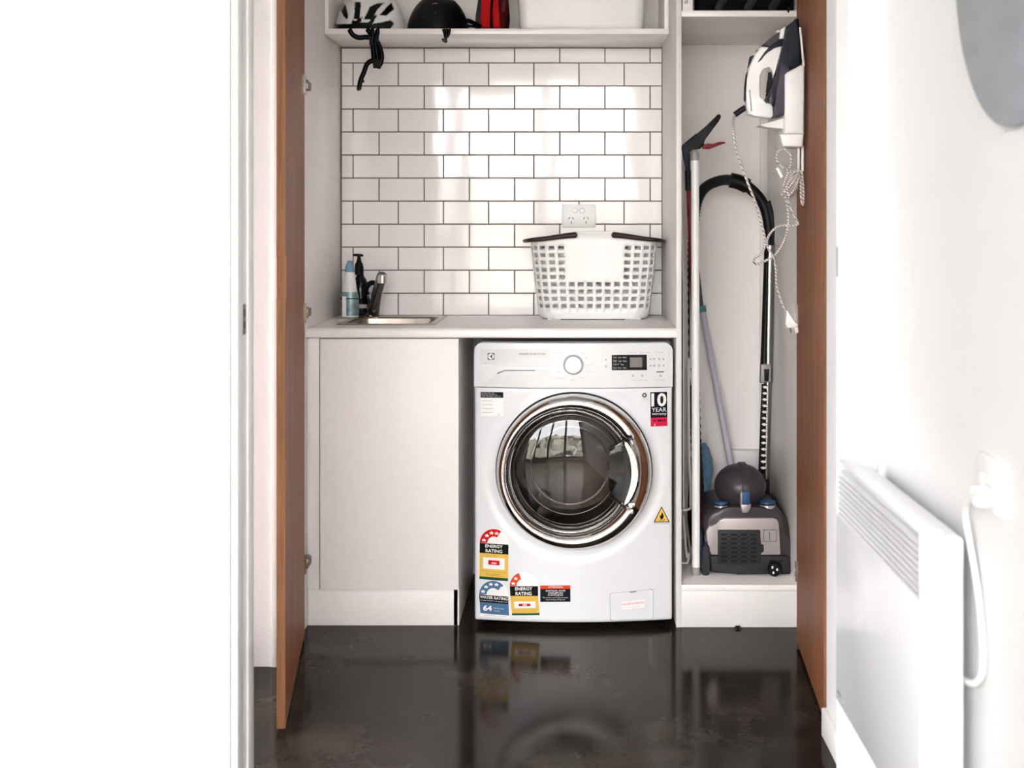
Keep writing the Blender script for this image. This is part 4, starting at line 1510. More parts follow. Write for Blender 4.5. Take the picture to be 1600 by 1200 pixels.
# white and black vented helmet
YHm = 4.450
hcx = -0.6435
hm = thing('bicycle_helmet', 'white and black vented bicycle helmet with straps hanging off the shelf', 'helmet', (hcx, YHm, ZS))
ellipsoid('liner', (hcx, YHm, ZS + 0.004), (0.107, 0.092, 0.138), 'black', hm, 0.0, 1.0, 48, 16)
vents = [
    [(525, 5), (529, 3), (540, 7), (544, 26), (541, 31), (535, 25)],
    [(522, 14), (524, 14), (530, 24), (522, 22)],
    [(554, 2), (564, 2), (561, 30), (552, 30)],
    [(568, 30), (578, 10), (590, 4), (603, 3), (590, 14), (582, 30)],
    [(592, 24), (604, 11), (613, 2), (617, 14), (604, 24)],
    [(516, 30), (524, 37), (548, 37), (550, 30), (556, 33), (562, 28), (567, 24), (563, 35), (575, 35), (585, 24), (590, 23), (582, 37), (600, 34), (610, 31), (617, 36), (612, 44), (612, 48), (514, 48)],
]


def inpoly(x, y, poly):
    c = False
    n = len(poly)
    for i in range(n):
        xa, ya = poly[i]; xb, yb = poly[(i + 1) % n]
        if (ya > y) != (yb > y) and x < (xb - xa) * (y - ya) / (yb - ya) + xa:
            c = not c
    return c


bm = bmesh.new()
NU_, NV_ = 220, 90
vv = []
for j in range(NV_ + 1):
    a = math.radians(88) * j / NV_
    vv.append([bm.verts.new((hcx + 0.113 * math.cos(a) * math.cos(2 * PI * i / NU_), YHm + 0.098 * math.cos(a) * math.sin(2 * PI * i / NU_),
                             ZS + 0.004 + 0.146 * math.sin(a))) for i in range(NU_)])
for j in range(NV_):
    for i in range(NU_):
        i2 = (i + 1) % NU_
        c = (vv[j][i].co + vv[j][i2].co + vv[j + 1][i2].co + vv[j + 1][i].co) / 4
        cy_ = c.y if c.y < YHm else 2 * YHm - c.y       # same vents on the rear half
        px = CX + c.x * F / cy_; py = CY + (H - c.z) * F / cy_
        if any(inpoly(px, py, vp) for vp in vents):
            continue
        # crown vents beyond the frame
        if py < -4 and (int((px - 500) / 11) % 2 == 0) and -38 < py:
            continue
        bm.faces.new((vv[j][i], vv[j][i2], vv[j + 1][i2], vv[j + 1][i]))
bmesh.ops.delete(bm, geom=[v for v in bm.verts if not v.link_faces], context='VERTS')
o = finish(bm, 'shell', 'white_plastic', hm, 70)
sm = o.modifiers.new('thickness', 'SOLIDIFY'); sm.thickness = 0.006; sm.offset = -1
YSt = YO - 0.006
straps = [[(545, 43.5, 4.40), (546, 46, YSt), (550, 53, YSt), (557, 58, YSt), (563, 59, YSt), (570, 58.2, YSt), (577, 58.4, YSt)],
          [(570, 43, 4.40), (574, 46, YSt), (580, 54, YSt), (586, 60, YSt), (590, 66, YSt), (594, 76, YSt), (596.5, 88, YSt), (595, 98, YSt), (592, 104, YSt)],
          [(580, 43, 4.40), (581, 46, YSt), (582, 56, YSt), (582, 66, YSt), (583, 78, YSt), (584, 90, YSt), (586, 100, YSt)],
          [(589, 43, 4.40), (589.5, 46, YSt), (589, 54, YSt), (586, 62, YSt), (587, 74, YSt), (589, 88, YSt), (590, 100, YSt)],
          [(584, 95, YSt), (579, 95.5, YSt), (573, 101, YSt), (569, 112, YSt), (564, 124, YSt), (562, 132, YSt), (561, 139, YSt)]]
for i, s in enumerate(straps):
    pts = [P(a, b, y - 0.0015 * i) for a, b, y in s]
    st = tube('strap', pts, 0, 'black_fabric', hm, 8, 5, (0.0075, 0.0013))
    tube('strap_stripe', [p + Vector((0.0012, -0.0014, 0)) for p in pts], 0.0006, 'ink_grey', st, 5, 5)
for a, b, w, h in ((579.5, 64, 5, 13), (589, 60, 6, 10), (589, 100, 12, 13), (592, 104, 6, 7), (560.5, 139, 6, 5), (567, 127, 4, 4)):
    c = P(a, b, YSt - 0.006)
    k_ = YSt / F
    box('buckle', c.x - w / 2 * k_, c.x + w / 2 * k_, c.y - 0.004, c.y + 0.004, c.z - h / 2 * k_, c.z + h / 2 * k_, 'black', hm, bev=0.002)

# black helmet
YHb = 4.487
bx_ = X(684.5, YHb)
bh_ = thing('skate_helmet', 'round black helmet in the middle of the overhead shelf', 'helmet', (bx_, YHb, ZS))
ellipsoid('shell', (bx_, YHb, ZS + 0.002), (0.101, 0.115, 0.132), 'black', bh_, 0.0, 1.0, 48, 18)
bm = bmesh.new()
pts = [Vector((bx_ + 0.1015 * math.cos(2 * PI * k / 48), YHb + 0.1155 * math.sin(2 * PI * k / 48), ZS + 0.006)) for k in range(49)]
add_tube(bm, pts, 0.0045, 8, 1)
finish(bm, 'edge_trim', 'black_fabric', bh_)
for a, b in ((661.5, 27), (680.5, 20.5), (719, 15.5)):
    x_, z_ = X(a, 4.39), Z(b, 4.39)
    u = (x_ - bx_) / 0.101; w = (z_ - ZS) / 0.132
    yv = YHb - 0.115 * math.sqrt(max(0.01, 1 - u * u - w * w)) - 0.001
    lathe('vent_rivet', [(0.0055, 0.003), (0.005, -0.001), (0, -0.0022)], (x_, yv, z_), 'charcoal_dark', bh_, 'Y', 14, 0.8, 1.2)
zlg = Z(4.5, 4.39); wlg = (zlg - ZS) / 0.132
ylg = YHb - 0.115 * math.sqrt(1 - wlg * wlg)
tube('logo_arc', [(X(675, 4.39), ylg - 0.002, zlg - 0.002), (X(679, 4.39), ylg - 0.0025, zlg + 0.0012), (X(683, 4.39), ylg - 0.0025, zlg - 0.0005)],
     0.0009, 'ink_pale', bh_, 6, 4)
for i, s in enumerate(([(693, 43, 4.40), (693, 46, YSt), (695, 52, YSt), (696, 58, YSt)], [(701, 43, 4.40), (702, 46, YSt), (701, 53, YSt), (698, 58, YSt)],
          [(697, 43, 4.40), (697.5, 46, YSt), (697, 52, YSt), (696.5, 60, YSt)])):
    pts = [P(a, b, y - 0.001 * i) for a, b, y in s]
    st = tube('strap', pts, 0, 'black_fabric', bh_, 8, 5, (0.0050, 0.0011))
    tube('strap_stripe', [p + Vector((0.001, -0.0013, 0)) for p in pts], 0.0005, 'ink_grey', st, 5, 5)
prism('buckle', pxz([(690, 62), (692, 60), (694, 61), (699, 60), (699.5, 66), (697, 68), (692, 65.5)], YSt), YSt - 0.010, YSt - 0.003, 'black', bh_, bev=0.001)
tube('loose_strap', [P(722, 34, 4.40), P(732, 32.5, 4.40), P(740, 36, 4.40), P(748, 40.5, 4.40), P(752, 42.6, 4.40)], 0, 'black_fabric', bh_, 8, 5, (0.007, 0.003))
tube('loose_strap', [P(716, 41, 4.39), P(732, 40.5, 4.39), P(750, 42.8, 4.39)], 0, 'black_fabric', bh_, 8, 5, (0.004, 0.003))

# slim black case behind the red bag
YC_ = 4.46
tag(prism('slim_case', pxz([(742.5, 44), (743, 25), (747, 0), (750, -40), (757, -40), (757, 44)], YC_), YC_, YC_ + 0.12, 'black', bev=0.004),
    'slim black case standing left of the red bag on the shelf', 'case')

# red bag
YR = 4.40
rb = thing('red_bag', 'red and black sports bag standing between black helmet and white tub', 'bag', (X(771, YR), YR, ZS))


def puffy(name, pts, y0, y1, m, parent, bev):
    return prism(name, pts, y0, y1, m, parent, bev=bev, segs=4)


zt_ = -70
puffy('front_panel', pxz([(751.5, 44), (751, 30), (752, 10), (753, -30), (757, zt_), (768, zt_), (767, -20), (766, 10), (765.5, 44)], YR), YR, YR + 0.17, 'red', rb, 0.008)
puffy('zip_strip', pxz([(765.5, 44), (766, 10), (767, -30), (768, zt_), (771, zt_), (771, 0), (770, 20), (770, 44)], YR), YR + 0.006, YR + 0.16, 'black_fabric', rb, 0.002)
puffy('rear_panel', pxz([(770, 44), (769.5, 20), (771, 0), (771, zt_), (779, zt_), (778, 0), (780, 20), (782.5, 44)], YR), YR, YR + 0.17, 'red', rb, 0.008)
puffy('side_pocket', pxz([(779.5, 44), (778, 20), (778, -10), (780, zt_), (788, -50), (792, 0), (793.5, 20), (792, 36), (789, 44)], YR), YR + 0.004, YR + 0.16, 'maroon', rb, 0.010)
for k in range(7):
    a = 784.2 + 0.7 * k * 0.5
    b = 3 + 2.6 * k
    tube('embroidery', [P(783.6 + 0.2 * (6 - k), b, YR + 0.001), P(790.0 - 0.3 * k * 0.4, b - 2.2, YR + 0.001)], 0.00055, 'ink_grey', rb, 5, 1)

# white storage tub
YTb = 4.385
tb = thing('storage_tub', 'large white plastic storage tub at the right end of the overhead shelf', 'tub', (X(908, YTb), YTb, ZS))
tx0, tx1 = X(811, YTb), X(1005, YTb)
bm = bmesh.new()


def rl2(dx, dy, z, r=0.03): return [(a, b, z) for a, b in rrect(tx0 - dx, tx1 + dx, YTb - dy, YTb + 0.215 + dy, r)]


loft(bm, [rl2(-.030, -.012, ZS + 0.003, .02), rl2(-.008, -.004, ZS + 0.008), rl2(0, 0, ZS + 0.022), rl2(0.010, 0.006, ZS + 0.20),
          rl2(0.018, 0.012, ZS + 0.204), rl2(0.018, 0.012, ZS + 0.215), rl2(0.007, 0.002, ZS + 0.215), rl2(-.004, -.004, ZS + 0.03), rl2(-.03, -.02, ZS + 0.012, .02)],
     True, True)
finish(bm, 'tub_shell', 'white_plastic', tb, 40)
for fx in (tx0 + 0.012, tx1 - 0.024):
    box('tub_foot', fx, fx + 0.012, YTb + 0.006, YTb + 0.20, ZS, ZS + 0.006, 'white_plastic', tb, bev=0.0015)

# things on the top shelf of the broom cabinet
YK = YF + 0.012
fb = thing('box_file', 'white box file with small print on the top shelf of the broom cabinet', 'box', (X(1075, YK), YK, zt1))
box('file_body', X(1066.5, YK), X(1082.5, YK), YK, YK + 0.26, zt1, zt1 + 0.25, 'sticker_white', fb, bev=0.001)
box('file_edge', X(1082.5, YK), X(1085, YK), YK + 0.003, YK + 0.26, zt1, zt1 + 0.25, 'grey_fabric', fb)
for k in range(3):
    b = bmesh.new()
    add_box(b, X(1069.5 + 2.0 * k, YK), X(1070.6 + 2.0 * k, YK), YK - 0.0006, YK + 0.0004, Z(6.2 - 0.8 * (k % 2), YK), Z(1.5 - k, YK))
    finish(b, 'print_mark', 'ink_grey', fb)
kb = thing('black_bag', 'soft black bag filling the top shelf of the broom cabinet', 'bag', (X(1165, YK), YK, zt1))
bm = bmesh.new()
bx0, bx1 = X(1086.5, YK + 0.02), XT - 0.004
nx_, nz_ = 40, 10
loops = []
for zz, sh in ((0.0, 0.008), (0.006, 0.002), (0.03, 0.0), (0.07, 0.0), (0.12, 0.006), (0.16, 0.02), (0.175, 0.05)):
    lp_ = []
    for k, (a, b) in enumerate(rrect(bx0 + sh * 0.3, bx1 - sh * 0.3, YK + 0.004 + sh, YK + 0.42 - sh, 0.03, 10)):
        lp_.append((a, b + 0.004 * math.sin(a * 90 + zz * 30), zt1 + 0.0005 + zz))
    loops.append(lp_)
loft(bm, loops, True, True)
finish(bm, 'bag_body', 'black_fabric', kb, 50)
for a in (1122, 1168, 1206):
    tube('bag_strap', [P(a, 15.5, YK), P(a + 3, 8, YK - 0.001), P(a + 9, -2, YK - 0.001), P(a + 10, -20, YK + 0.002)], 0, 'black', kb, 8, 4, (0.012, 0.002))
tube('zip_pull', [P(1232, 13, YK - 0.004), P(1232, 15.5, YF - 0.003), P(1231.5, 19.5, YF - 0.003)], 0.003, 'black', kb, 8, 3)

# ------------------------------------------------------------------ broom cabinet contents
# vacuum cleaner (canister standing on end, hose, wand)
YV = 4.15
def vz(a, b): return (1040 + a / 6.154, 710 + b / 6.154)
def V2(pts, Y=YV): return pxz([vz(a, b) for a, b in pts], Y)


vc = thing('vacuum_cleaner', 'grey canister vacuum cleaner with black hose standing in the tall cabinet', 'vacuum cleaner', (X(1166, YV), YV, ZC))
zf = ZC + 0.002
prism('housing', [(a, max(b, zf + 0.006)) for a, b in V2([(425, 1140), (400, 1000), (375, 800), (362, 690), (380, 600), (430, 545), (500, 515), (620, 512), (760, 512), (900, 512),
      (1040, 514), (1110, 545), (1160, 620), (1195, 720), (1212, 860), (1215, 1000), (1205, 1140)])], YV + 0.004, YV + 0.30, 'charcoal', vc, bev=0.022, segs=4)
prism('lower_shell', [(a, max(b, zf)) for a, b in V2([(420, 968), (1165, 968), (1200, 1000), (1205, 1120), (1195, 1150), (700, 1150), (440, 1130)])], YV - 0.006, YV + 0.05, 'charcoal_dark', vc, bev=0.006, segs=3)
prism('rear_panel', V2([(430, 966), (418, 900), (392, 830), (388, 740), (420, 680), (470, 690), (492, 660), (520, 625), (565, 610), (1030, 610), (1070, 625), (1090, 660), (1106, 966)]),
      YV - 0.004, YV + 0.03, 'silver_plastic', vc, bev=0.004, segs=3)
gr = prism('exhaust_grille', V2([(500, 722), (900, 722), (908, 730), (908, 860), (940, 866), (940, 930), (908, 940), (908, 1055), (500, 1055)]), YV - 0.009, YV + 0.01, 'charcoal_dark', vc, bev=0.002)
for j in range(7):
    for i in range(4 if j % 2 == 0 else 4):
        cx_ = 560 + 94 * i + (0)
        cy_ = 765 + 42 * j
        hw_ = 34
        pts = [(cx_ - hw_, cy_), (cx_ - hw_ + 10, cy_ - 11), (cx_ + hw_ - 10, cy_ - 11), (cx_ + hw_, cy_), (cx_ + hw_ - 10, cy_ + 11), (cx_ - hw_ + 10, cy_ + 11)]
        prism('grille_slot', V2(pts), YV - 0.0100, YV - 0.006, 'black', gr)
        if i < 3 and j < 6:
            pts = [(cx_ + 47 - 16, cy_ + 21), (cx_ + 47, cy_ + 12), (cx_ + 47 + 16, cy_ + 21), (cx_ + 47, cy_ + 30)]
            prism('grille_slot', V2(pts), YV - 0.0100, YV - 0.006, 'black', gr)
fl = prism('cable_flap', V2([(938, 720), (1066, 720), (1066, 835), (938, 835)]), YV - 0.0052, YV, 'ink_grey', vc)
prism('flap_face', V2([(944, 726), (1060, 726), (1060, 829), (944, 829)]), YV - 0.0062, YV, 'silver_plastic', fl)
prism('flap_mark', V2([(992, 740), (1000, 740), (1000, 812), (1008, 812), (1008, 818), (992, 818)]), YV - 0.0068, YV, 'ink_grey', fl)
lw = prism('wheel', [(a, max(b, zf)) for a, b in smooth2(V2([(350, 1150), (346, 1000), (360, 860), (395, 850), (420, 900), (420, 1000), (412, 1150), (380, 1168)]), 4)], YV - 0.012, YV + 0.13, 'charcoal_dark', vc, bev=0.006)
prism('wheel_guard', [(a, max(b, zf)) for a, b in V2([(330, 1100), (328, 800), (345, 720), (362, 760), (356, 870), (346, 1100)])], YV + 0.0, YV + 0.12, 'blue_dark', lw, bev=0.003)
prism('castor_housing', V2([(990, 1012), (1112, 1012), (1112, 1120), (990, 1120)]), YV - 0.0075, YV, 'black', vc)
cz_ = P(*vz(1045, 1108), YV - 0.014)
cs = lathe('castor', [(0, 0.012), (0.0195, 0.012), (0.021, 0.006), (0.021, -0.006), (0.018, -0.010), (0, -0.011)], (cz_.x, cz_.y, max(cz_.z, ZC + 0.0215)), 'black', vc, 'Y', 28)
for k, (a, b) in enumerate(((1028, 1090), (1073, 1112), (1037, 1142))):
    p_ = P(*vz(a, b), YV - 0.0255)
    lathe('castor_spot', [(0.0042, 0.003), (0.0036, -0.0004), (0, -0.001)], (p_.x, p_.y, p_.z + 0.001), 'sticker_white', cs, 'Y', 12, 0.8, 1.1)
# domed dust chamber
dc = P(*vz(715, 305), YV + 0.10)
dm_ = ellipsoid('dust_chamber', (dc.x, dc.y, dc.z), (0.0795, 0.085, 0.070), 'charcoal', vc, -0.9, 1.0, 48, 24)
bm = bmesh.new()
lps = []
for a in range(-36, 104, 10):
    ca, sa = math.cos(math.radians(a)), math.sin(math.radians(a))
    cy2, cz2 = dc.y - 0.083 * ca, dc.z + 0.0685 * sa
    oy2, oz2 = -ca * 0.006, sa * 0.006
    w_ = 0.0095 + 0.0035 * max(0, (a - 20) / 80.0)
    lps.append([(dc.x + 0.006 - w_ * 1.15, cy2, cz2), (dc.x + 0.006 - w_ * 0.8, cy2 + oy2, cz2 + oz2), (dc.x + 0.006 + w_ * 0.8, cy2 + oy2, cz2 + oz2), (dc.x + 0.006 + w_ * 1.15, cy2, cz2)])
loft(bm, lps, True, True)
finish(bm, 'chamber_ridge', 'charcoal', dm_, 60)
clip = prism('release_clip', V2([(735, 362), (745, 355), (800, 355), (812, 365), (812, 470), (805, 482), (745, 482), (735, 470)]), YV - 0.004, YV + 0.03, 'blue_plastic', vc, bev=0.003, segs=3)
prism('clip_foot', V2([(720, 478), (822, 478), (815, 520), (790, 560), (740, 560), (722, 520)]), YV - 0.006, YV + 0.03, 'silver_plastic', vc, bev=0.004, segs=3)
prism('clip_surround', V2([(722, 380), (736, 356), (736, 482), (722, 482)]), YV - 0.003, YV + 0.03, 'silver_plastic', vc, bev=0.001)
for a, b, w in ((541, 480, 65), (988, 475, 76)):
    p_ = P(*vz(a, b + 30), YV + 0.012)
    k_ = w / 6.154 * YV / F
    kn = lathe('knob', [(0, 0), (k_ * 0.9, 0), (k_, -0.0), (k_ * 0.97, 0.008), (k_ * 0.95, 0.009)], (p_.x, p_.y + 0.02, p_.z - 0.006), 'silver_plastic', vc, 'Z', 28)
    lathe('knob_grip', [(k_ * 0.93, 0.008), (k_ * 0.93, 0.016), (0, 0.016)], (p_.x, p_.y + 0.02, p_.z - 0.006), 'charcoal_dark', kn, 'Z', 28)
    lathe('knob_ring', [(k_ * 0.95, 0.0145), (k_ * 1.02, 0.015), (k_ * 1.0, 0.019), (k_ * 0.8, 0.021), (0, 0.021)], (p_.x, p_.y + 0.02, p_.z - 0.006), 'blue_plastic', kn, 'Z', 28)
# hose (corrugated)
YHo = 4.42
hpts = [P(1152, 285, YHo), P(1138, 281, YHo), P(1122, 283, YHo), P(1106, 290, YHo), P(1095, 302, YHo), P(1087, 325, YHo), P(1083, 380, YHo), P(1083, 470, YHo), P(1085, 600, YHo),
        P(1088, 700, YHo), P(1096, 790, YHo + 0.02), P(1120, 840, YHo + 0.02)]
path = smooth_path(hpts, 40)
bm = bmesh.new()
cnt = [0]


def rhose(t):
    return 0.0168 + 0.0013 * math.sin(t * len(path) * 2 * PI / 5.0)


add_tube(bm, path, rhose, 14, 1)
finish(bm, 'hose', 'charcoal_dark', vc, 80)
tube('hose_cuff', [P(1141, 281.5, YHo), P(1154, 284.5, YHo), P(1168, 291, YHo)], 0.0245, 'black', vc, 18, 4)
tube('handle_tube', [P(1166, 290, YHo), P(1180, 302, YHo), P(1192, 318, YHo), P(1199, 340, YHo), P(1201.5, 365, YHo), P(1201.5, 383, YHo)], lambda t: 0.0185 - 0.003 * t, 'black', vc, 16, 6)
prism('handle_grip', pxz([(1196, 318), (1203, 313), (1208, 330), (1210, 360), (1209, 382), (1203, 382)], YHo), YHo - 0.014, YHo + 0.014, 'black', vc, bev=0.005, segs=3)
wt, wb = P(1203.5, 380, YHo + 0.02), P(1200, 598, YHo + 0.02)
tube('wand', [wt, wb], 0.0165, 'wand_steel', vc, 24, 1)
wb2 = P(1195.5, 790, YHo + 0.02)
tube('wand_lower', [P(1200, 590, YHo + 0.02), wb2], 0.0135, 'wand_steel', vc, 20, 1)
tube('wand_channel', [P(1196.8, 380, YHo), P(1190.5, 570, YHo), P(1189.4, 598, YHo)], 0, 'black', vc, 8, 1, (0.0050, 0.006))
prism('wand_slider', pxz([(1188.5, 569), (1204, 569), (1204, 596), (1187.5, 597)], YHo), YHo - 0.012, YHo + 0.02, 'grey_plastic', vc, bev=0.004)
prism('slider_button', pxz([(1192.5, 576), (1201, 576), (1200, 595), (1193.5, 595)], YHo), YHo - 0.016, YHo, 'black', vc, bev=0.002)
tube('wand_track', [P(1193.5, 600, YHo), P(1188.5, 740, YHo)], 0, 'black', vc, 8, 1, (0.0075, 0.005))
for k in range(14):
    t = k / 13
    a = 1195.3 - 3.2 * t; b = 605 + 126 * t
    prism('wand_notch', pxz([(a - 4.4, b - 0.8), (a - 0.8, b - 2.6), (a + 4.2, b - 1.2), (a + 4.2, b + 0.6), (a - 0.8, b + 1.8)], YHo), YHo - 0.0072, YHo - 0.004, 'white_plastic', vc)
prism('wand_coupling', pxz([(1187, 748), (1201, 748), (1202, 778), (1186, 778)], YHo + 0.02), YHo, YHo + 0.05, 'black', vc, bev=0.004)
prism('floor_nozzle', [(a, b) for a, b in pxz([(1186, 776), (1219, 778), (1221, 800), (1224, 860), (1226, 892), (1186, 892)], YHo + 0.05)], YHo + 0.02, YHo + 0.12, 'black', vc, bev=0.008)

# white pole with grey caps
YP = 4.155
pl = thing('white_pole', 'straight white tubular pole with grey end caps at the left of the broom cabinet', 'pole', (X(1087, YP), YP, ZC))
pt_, pb_ = P(1086, 250, YP), Vector((X(1087.6, YP), YP, ZC + 0.022))
tube('pole_tube', [pt_, pb_], 0.0125, 'white_plastic', pl, 20, 1)
tube('pole_foot', [Vector((pb_.x, YP, ZC + 0.024)), Vector((pb_.x, YP, ZC))], 0.0128, 'grey_plastic', pl, 20, 1)
lathe('pole_cap', [(0.0132, -0.004), (0.0132, 0.016), (0.0115, 0.024), (0.006, 0.029), (0, 0.030)], P(1085.5, 249, YP), 'grey_plastic', pl, 'Z', 20)
prism('cap_hook', pxz([(1089, 242), (1091, 244), (1092.5, 254), (1090.5, 254), (1089, 249)], YP), YP - 0.004, YP + 0.004, 'grey_plastic', pl)

# reacher grabber
YG = 4.24
def g2(pts): return pxz([(1040 + a / 6.154, 170 + b / 6.154) for a, b in pts], YG)


gb = thing('reacher_grabber', 'long reacher grabber with black handle and red trigger', 'grabber', (X(1076, YG), YG, ZC))
prism('handle', g2([(185, 345), (240, 285), (300, 240), (395, 160), (470, 85), (500, 55), (520, 55), (530, 80), (505, 130), (450, 200), (375, 275), (360, 300), (368, 345), (330, 385), (250, 392), (232, 420), (205, 420)]),
      YG - 0.014, YG + 0.014, 'black', gb, bev=0.005, segs=3)
prism('blue_spine', g2([(152, 380), (160, 350), (200, 315), (290, 240), (300, 246), (215, 330), (190, 365), (210, 420), (232, 430), (235, 600), (196, 600), (176, 440)]),
      YG - 0.015, YG + 0.015, 'blue_dark', gb, bev=0.003)
prism('trigger', g2([(352, 340), (400, 345), (450, 338), (520, 318), (560, 317), (580, 330), (530, 345), (470, 370), (420, 388), (352, 386)]), YG - 0.007, YG + 0.007, 'red_plastic', gb, bev=0.003, segs=3)
gx_ = X(1076, YG)
tube('shaft_collar', [P(1075, 266, YG), P(1076, 298, YG)], 0.0105, 'black', gb, 14, 1)
tube('shaft', [P(1076.5, 296, YG), P(1088, 600, YG), Vector((X(1092, YG), YG, ZC + 0.06))], 0.0080, 'red_plastic', gb, 14, 1)
prism('jaw', [(X(1092, YG) - 0.012, ZC), (X(1092, YG) + 0.012, ZC), (X(1092, YG) + 0.009, ZC + 0.07), (X(1092, YG) - 0.009, ZC + 0.07)], YG - 0.006, YG + 0.006, 'black', gb, bev=0.002)

# lilac mop handle
YM = 4.53
mp_ = thing('mop_handle', 'lilac mop handle with teal joint leaning behind the vacuum cleaner', 'mop', (X(1150, YM), YM, ZC))
tube('handle_tube', [P(1098, 487, YM), P(1143.5, 735, YM), P(1166, 862, YM)], 0.0105, 'lilac', mp_, 16, 1)
prism('joint', pxz([(1091, 478), (1102.5, 477), (1103.5, 486.5), (1093, 488)], YM), YM - 0.011, YM + 0.011, 'green', mp_, bev=0.002)
tube('upper_tube', [P(1096.5, 480, YM), P(1088, 400, YM + 0.02), P(1082, 345, YM + 0.04)], 0.006, 'purple_grey', mp_, 12, 1)
prism('mop_block', [(X(1166, YM) - 0.08, ZC), (X(1166, YM) + 0.05, ZC), (X(1166, YM) + 0.05, ZC + 0.03), (X(1166, YM) + 0.02, ZC + 0.06), (X(1166, YM) - 0.04, ZC + 0.06), (X(1166, YM) - 0.08, ZC + 0.03)],
      YM - 0.02, YM + 0.03, 'lilac', mp_, bev=0.004)

# ironing board folded against the left side
ib = thing('ironing_board', 'folded ironing board with grey cover standing against the cabinet side', 'ironing board', (XR + 0.03, 4.34, ZC))
xb0 = XR + 0.0175
bz0, bz1 = Z(797, 4.3), Z(322, 4.30)
outl = []
yb0, yb1 = 4.30, 4.62
ym_ = (yb0 + yb1) / 2
for (v_, w_) in ((0, 1.0), (0.55, 1.0), (0.75, 0.94), (0.88, 0.78), (0.95, 0.58), (0.99, 0.36), (1.0, 0.2)):
    outl.append((w_, bz0 + (bz1 - bz0) * v_))
ring_ = [(ym_ - w * (yb1 - yb0) / 2, z) for w, z in outl] + [(ym_ + w * (yb1 - yb0) / 2, z) for w, z in reversed(outl)]
prism('padded_cover', ring_, xb0, xb0 + 0.024, 'grey_fabric', ib, 'YZ', bev=0.006, segs=3)
prism('board_mesh', [(ym_ + (y - ym_) * 0.97, z) for y, z in ring_], xb0 + 0.024, xb0 + 0.028, 'white_plastic', ib, 'YZ')
yl = 4.29
xw = xb0 + 0.040
tube('folding_leg', [P(1079, 386, yl), P(1080.5, 440, yl), P(1080, 560, yl), P(1076, 575, yl), P(1081, 590, yl), P(1082.5, 606, yl)], 0.0055, 'white_plastic', ib, 12, 4)
tube('leg_tip', [P(1082.3, 602, yl), P(1082.8, 612, yl)], 0.0075, 'dark_rubber', ib, 12, 1)
tube('support_wire', [P(1076, 560, yl), P(1077, 700, yl), P(1079, 760, yl), P(1079, 785, yl), P(1078, 795, yl), P(1067, 797.5, yl)], 0.0038, 'white_plastic', ib, 10, 5)
zfl = ZC + 0.004
tube('support_wire', [P(1068, 805, yl), P(1073, 868, yl), Vector((X(1076, yl), yl, zfl + 0.03)), Vector((X(1074, yl), yl, zfl)), Vector((X(1064, yl), yl, zfl))], 0.0038, 'white_plastic', ib, 10, 5)
tube('support_wire', [P(1071, 800, yl + 0.03), P(1077, 850, yl + 0.03), P(1079, 872, yl + 0.03), P(1072, 880, yl + 0.03)], 0.0038, 'grey_plastic', ib, 10, 5)

# dark board and cloth behind the pole
YQ = 4.52
tag(prism('dustpan', [(a, max(b, ZC)) for a, b in pxz([(1078, 716), (1094, 714), (1097, 760), (1098, 905), (1074, 905)], YQ)], YQ, YQ + 0.03, 'black', bev=0.003),
    'black dustpan standing upright behind the white pole', 'dustpan')
YQ2 = 4.455
cl = smooth2([(1093, 735), (1100, 732), (1106, 736), (1110, 748), (1113.5, 762), (1112, 776), (1108, 790), (1104, 806), (1100, 800), (1097, 786), (1094, 772), (1095, 760)], 4)
cb = thing('blue_cloth', 'crumpled blue cloth stuffed beside the vacuum cleaner', 'cloth', (X(1103, YQ2), YQ2, ZC))
bm = bmesh.new()
loops = []
for k, zz in enumerate([0.0, 0.08, 0.16, 0.22, 0.26, 0.30, 0.335, 0.352]):
    cx_ = X(1101, YQ2) + 0.004 * math.sin(k * 1.7)
    rr = (0.010, 0.012, 0.014, 0.020, 0.024, 0.022, 0.015, 0.005)[k]
    loops.append([(cx_ + rr * (1 + 0.22 * math.sin(5 * a + k)) * math.cos(a), YQ2 + 0.8 * rr * (1 + 0.25 * math.sin(4 * a + 2 * k)) * math.sin(a), ZC + zz)
                  for a in [2 * PI * i / 24 for i in range(24)]])
loft(bm, loops, True, True)
finish(bm, 'cloth_fold', 'blue_cloth', cb, 60)

# ------------------------------------------------------------------ iron in its holder on the right door
YI = 3.63
def i2(pts, Y=YI): return pxz([(1040 + a / 6.154, b / 6.154) for a, b in pts], Y)


hl = thing('iron_holder', 'white plastic iron holder fixed to the brown right door', 'holder', (X(1240, YI), YI, Z(230, YI)))
prism('holder_body', i2([(1142, 720), (1165, 695), (1300, 625), (1338, 632), (1332, 1290), (1140, 1290)], YI - 0.05), YI - 0.055, YI + 0.055, 'white_plastic', hl, bev=0.008, segs=3)
prism('holder_base', i2([(1100, 1290), (1332, 1285), (1322, 1412), (1128, 1412)], YI - 0.05), YI - 0.05, YI + 0.05, 'white_plastic', hl, bev=0.006, segs=3)
prism('holder_tongue', i2([(905, 1200), (1150, 1128), (1150, 1238), (980, 1215)], YI - 0.05), YI - 0.03, YI + 0.03, 'white_plastic', hl, bev=0.002)
prism('back_plate', i2([(1284, 258), (1304, 262), (1340, 630), (1318, 640)], YI - 0.05), YI - 0.05, YI + 0.05, 'white_plastic', hl, bev=0.002)
for dx in (1278, 1318):
    tube('cord_peg', [P(1040 + dx / 6.154, 228, YI), P(1040 + dx / 6.154, 268, YI)], 0.004, 'white_plastic', hl, 10, 1)

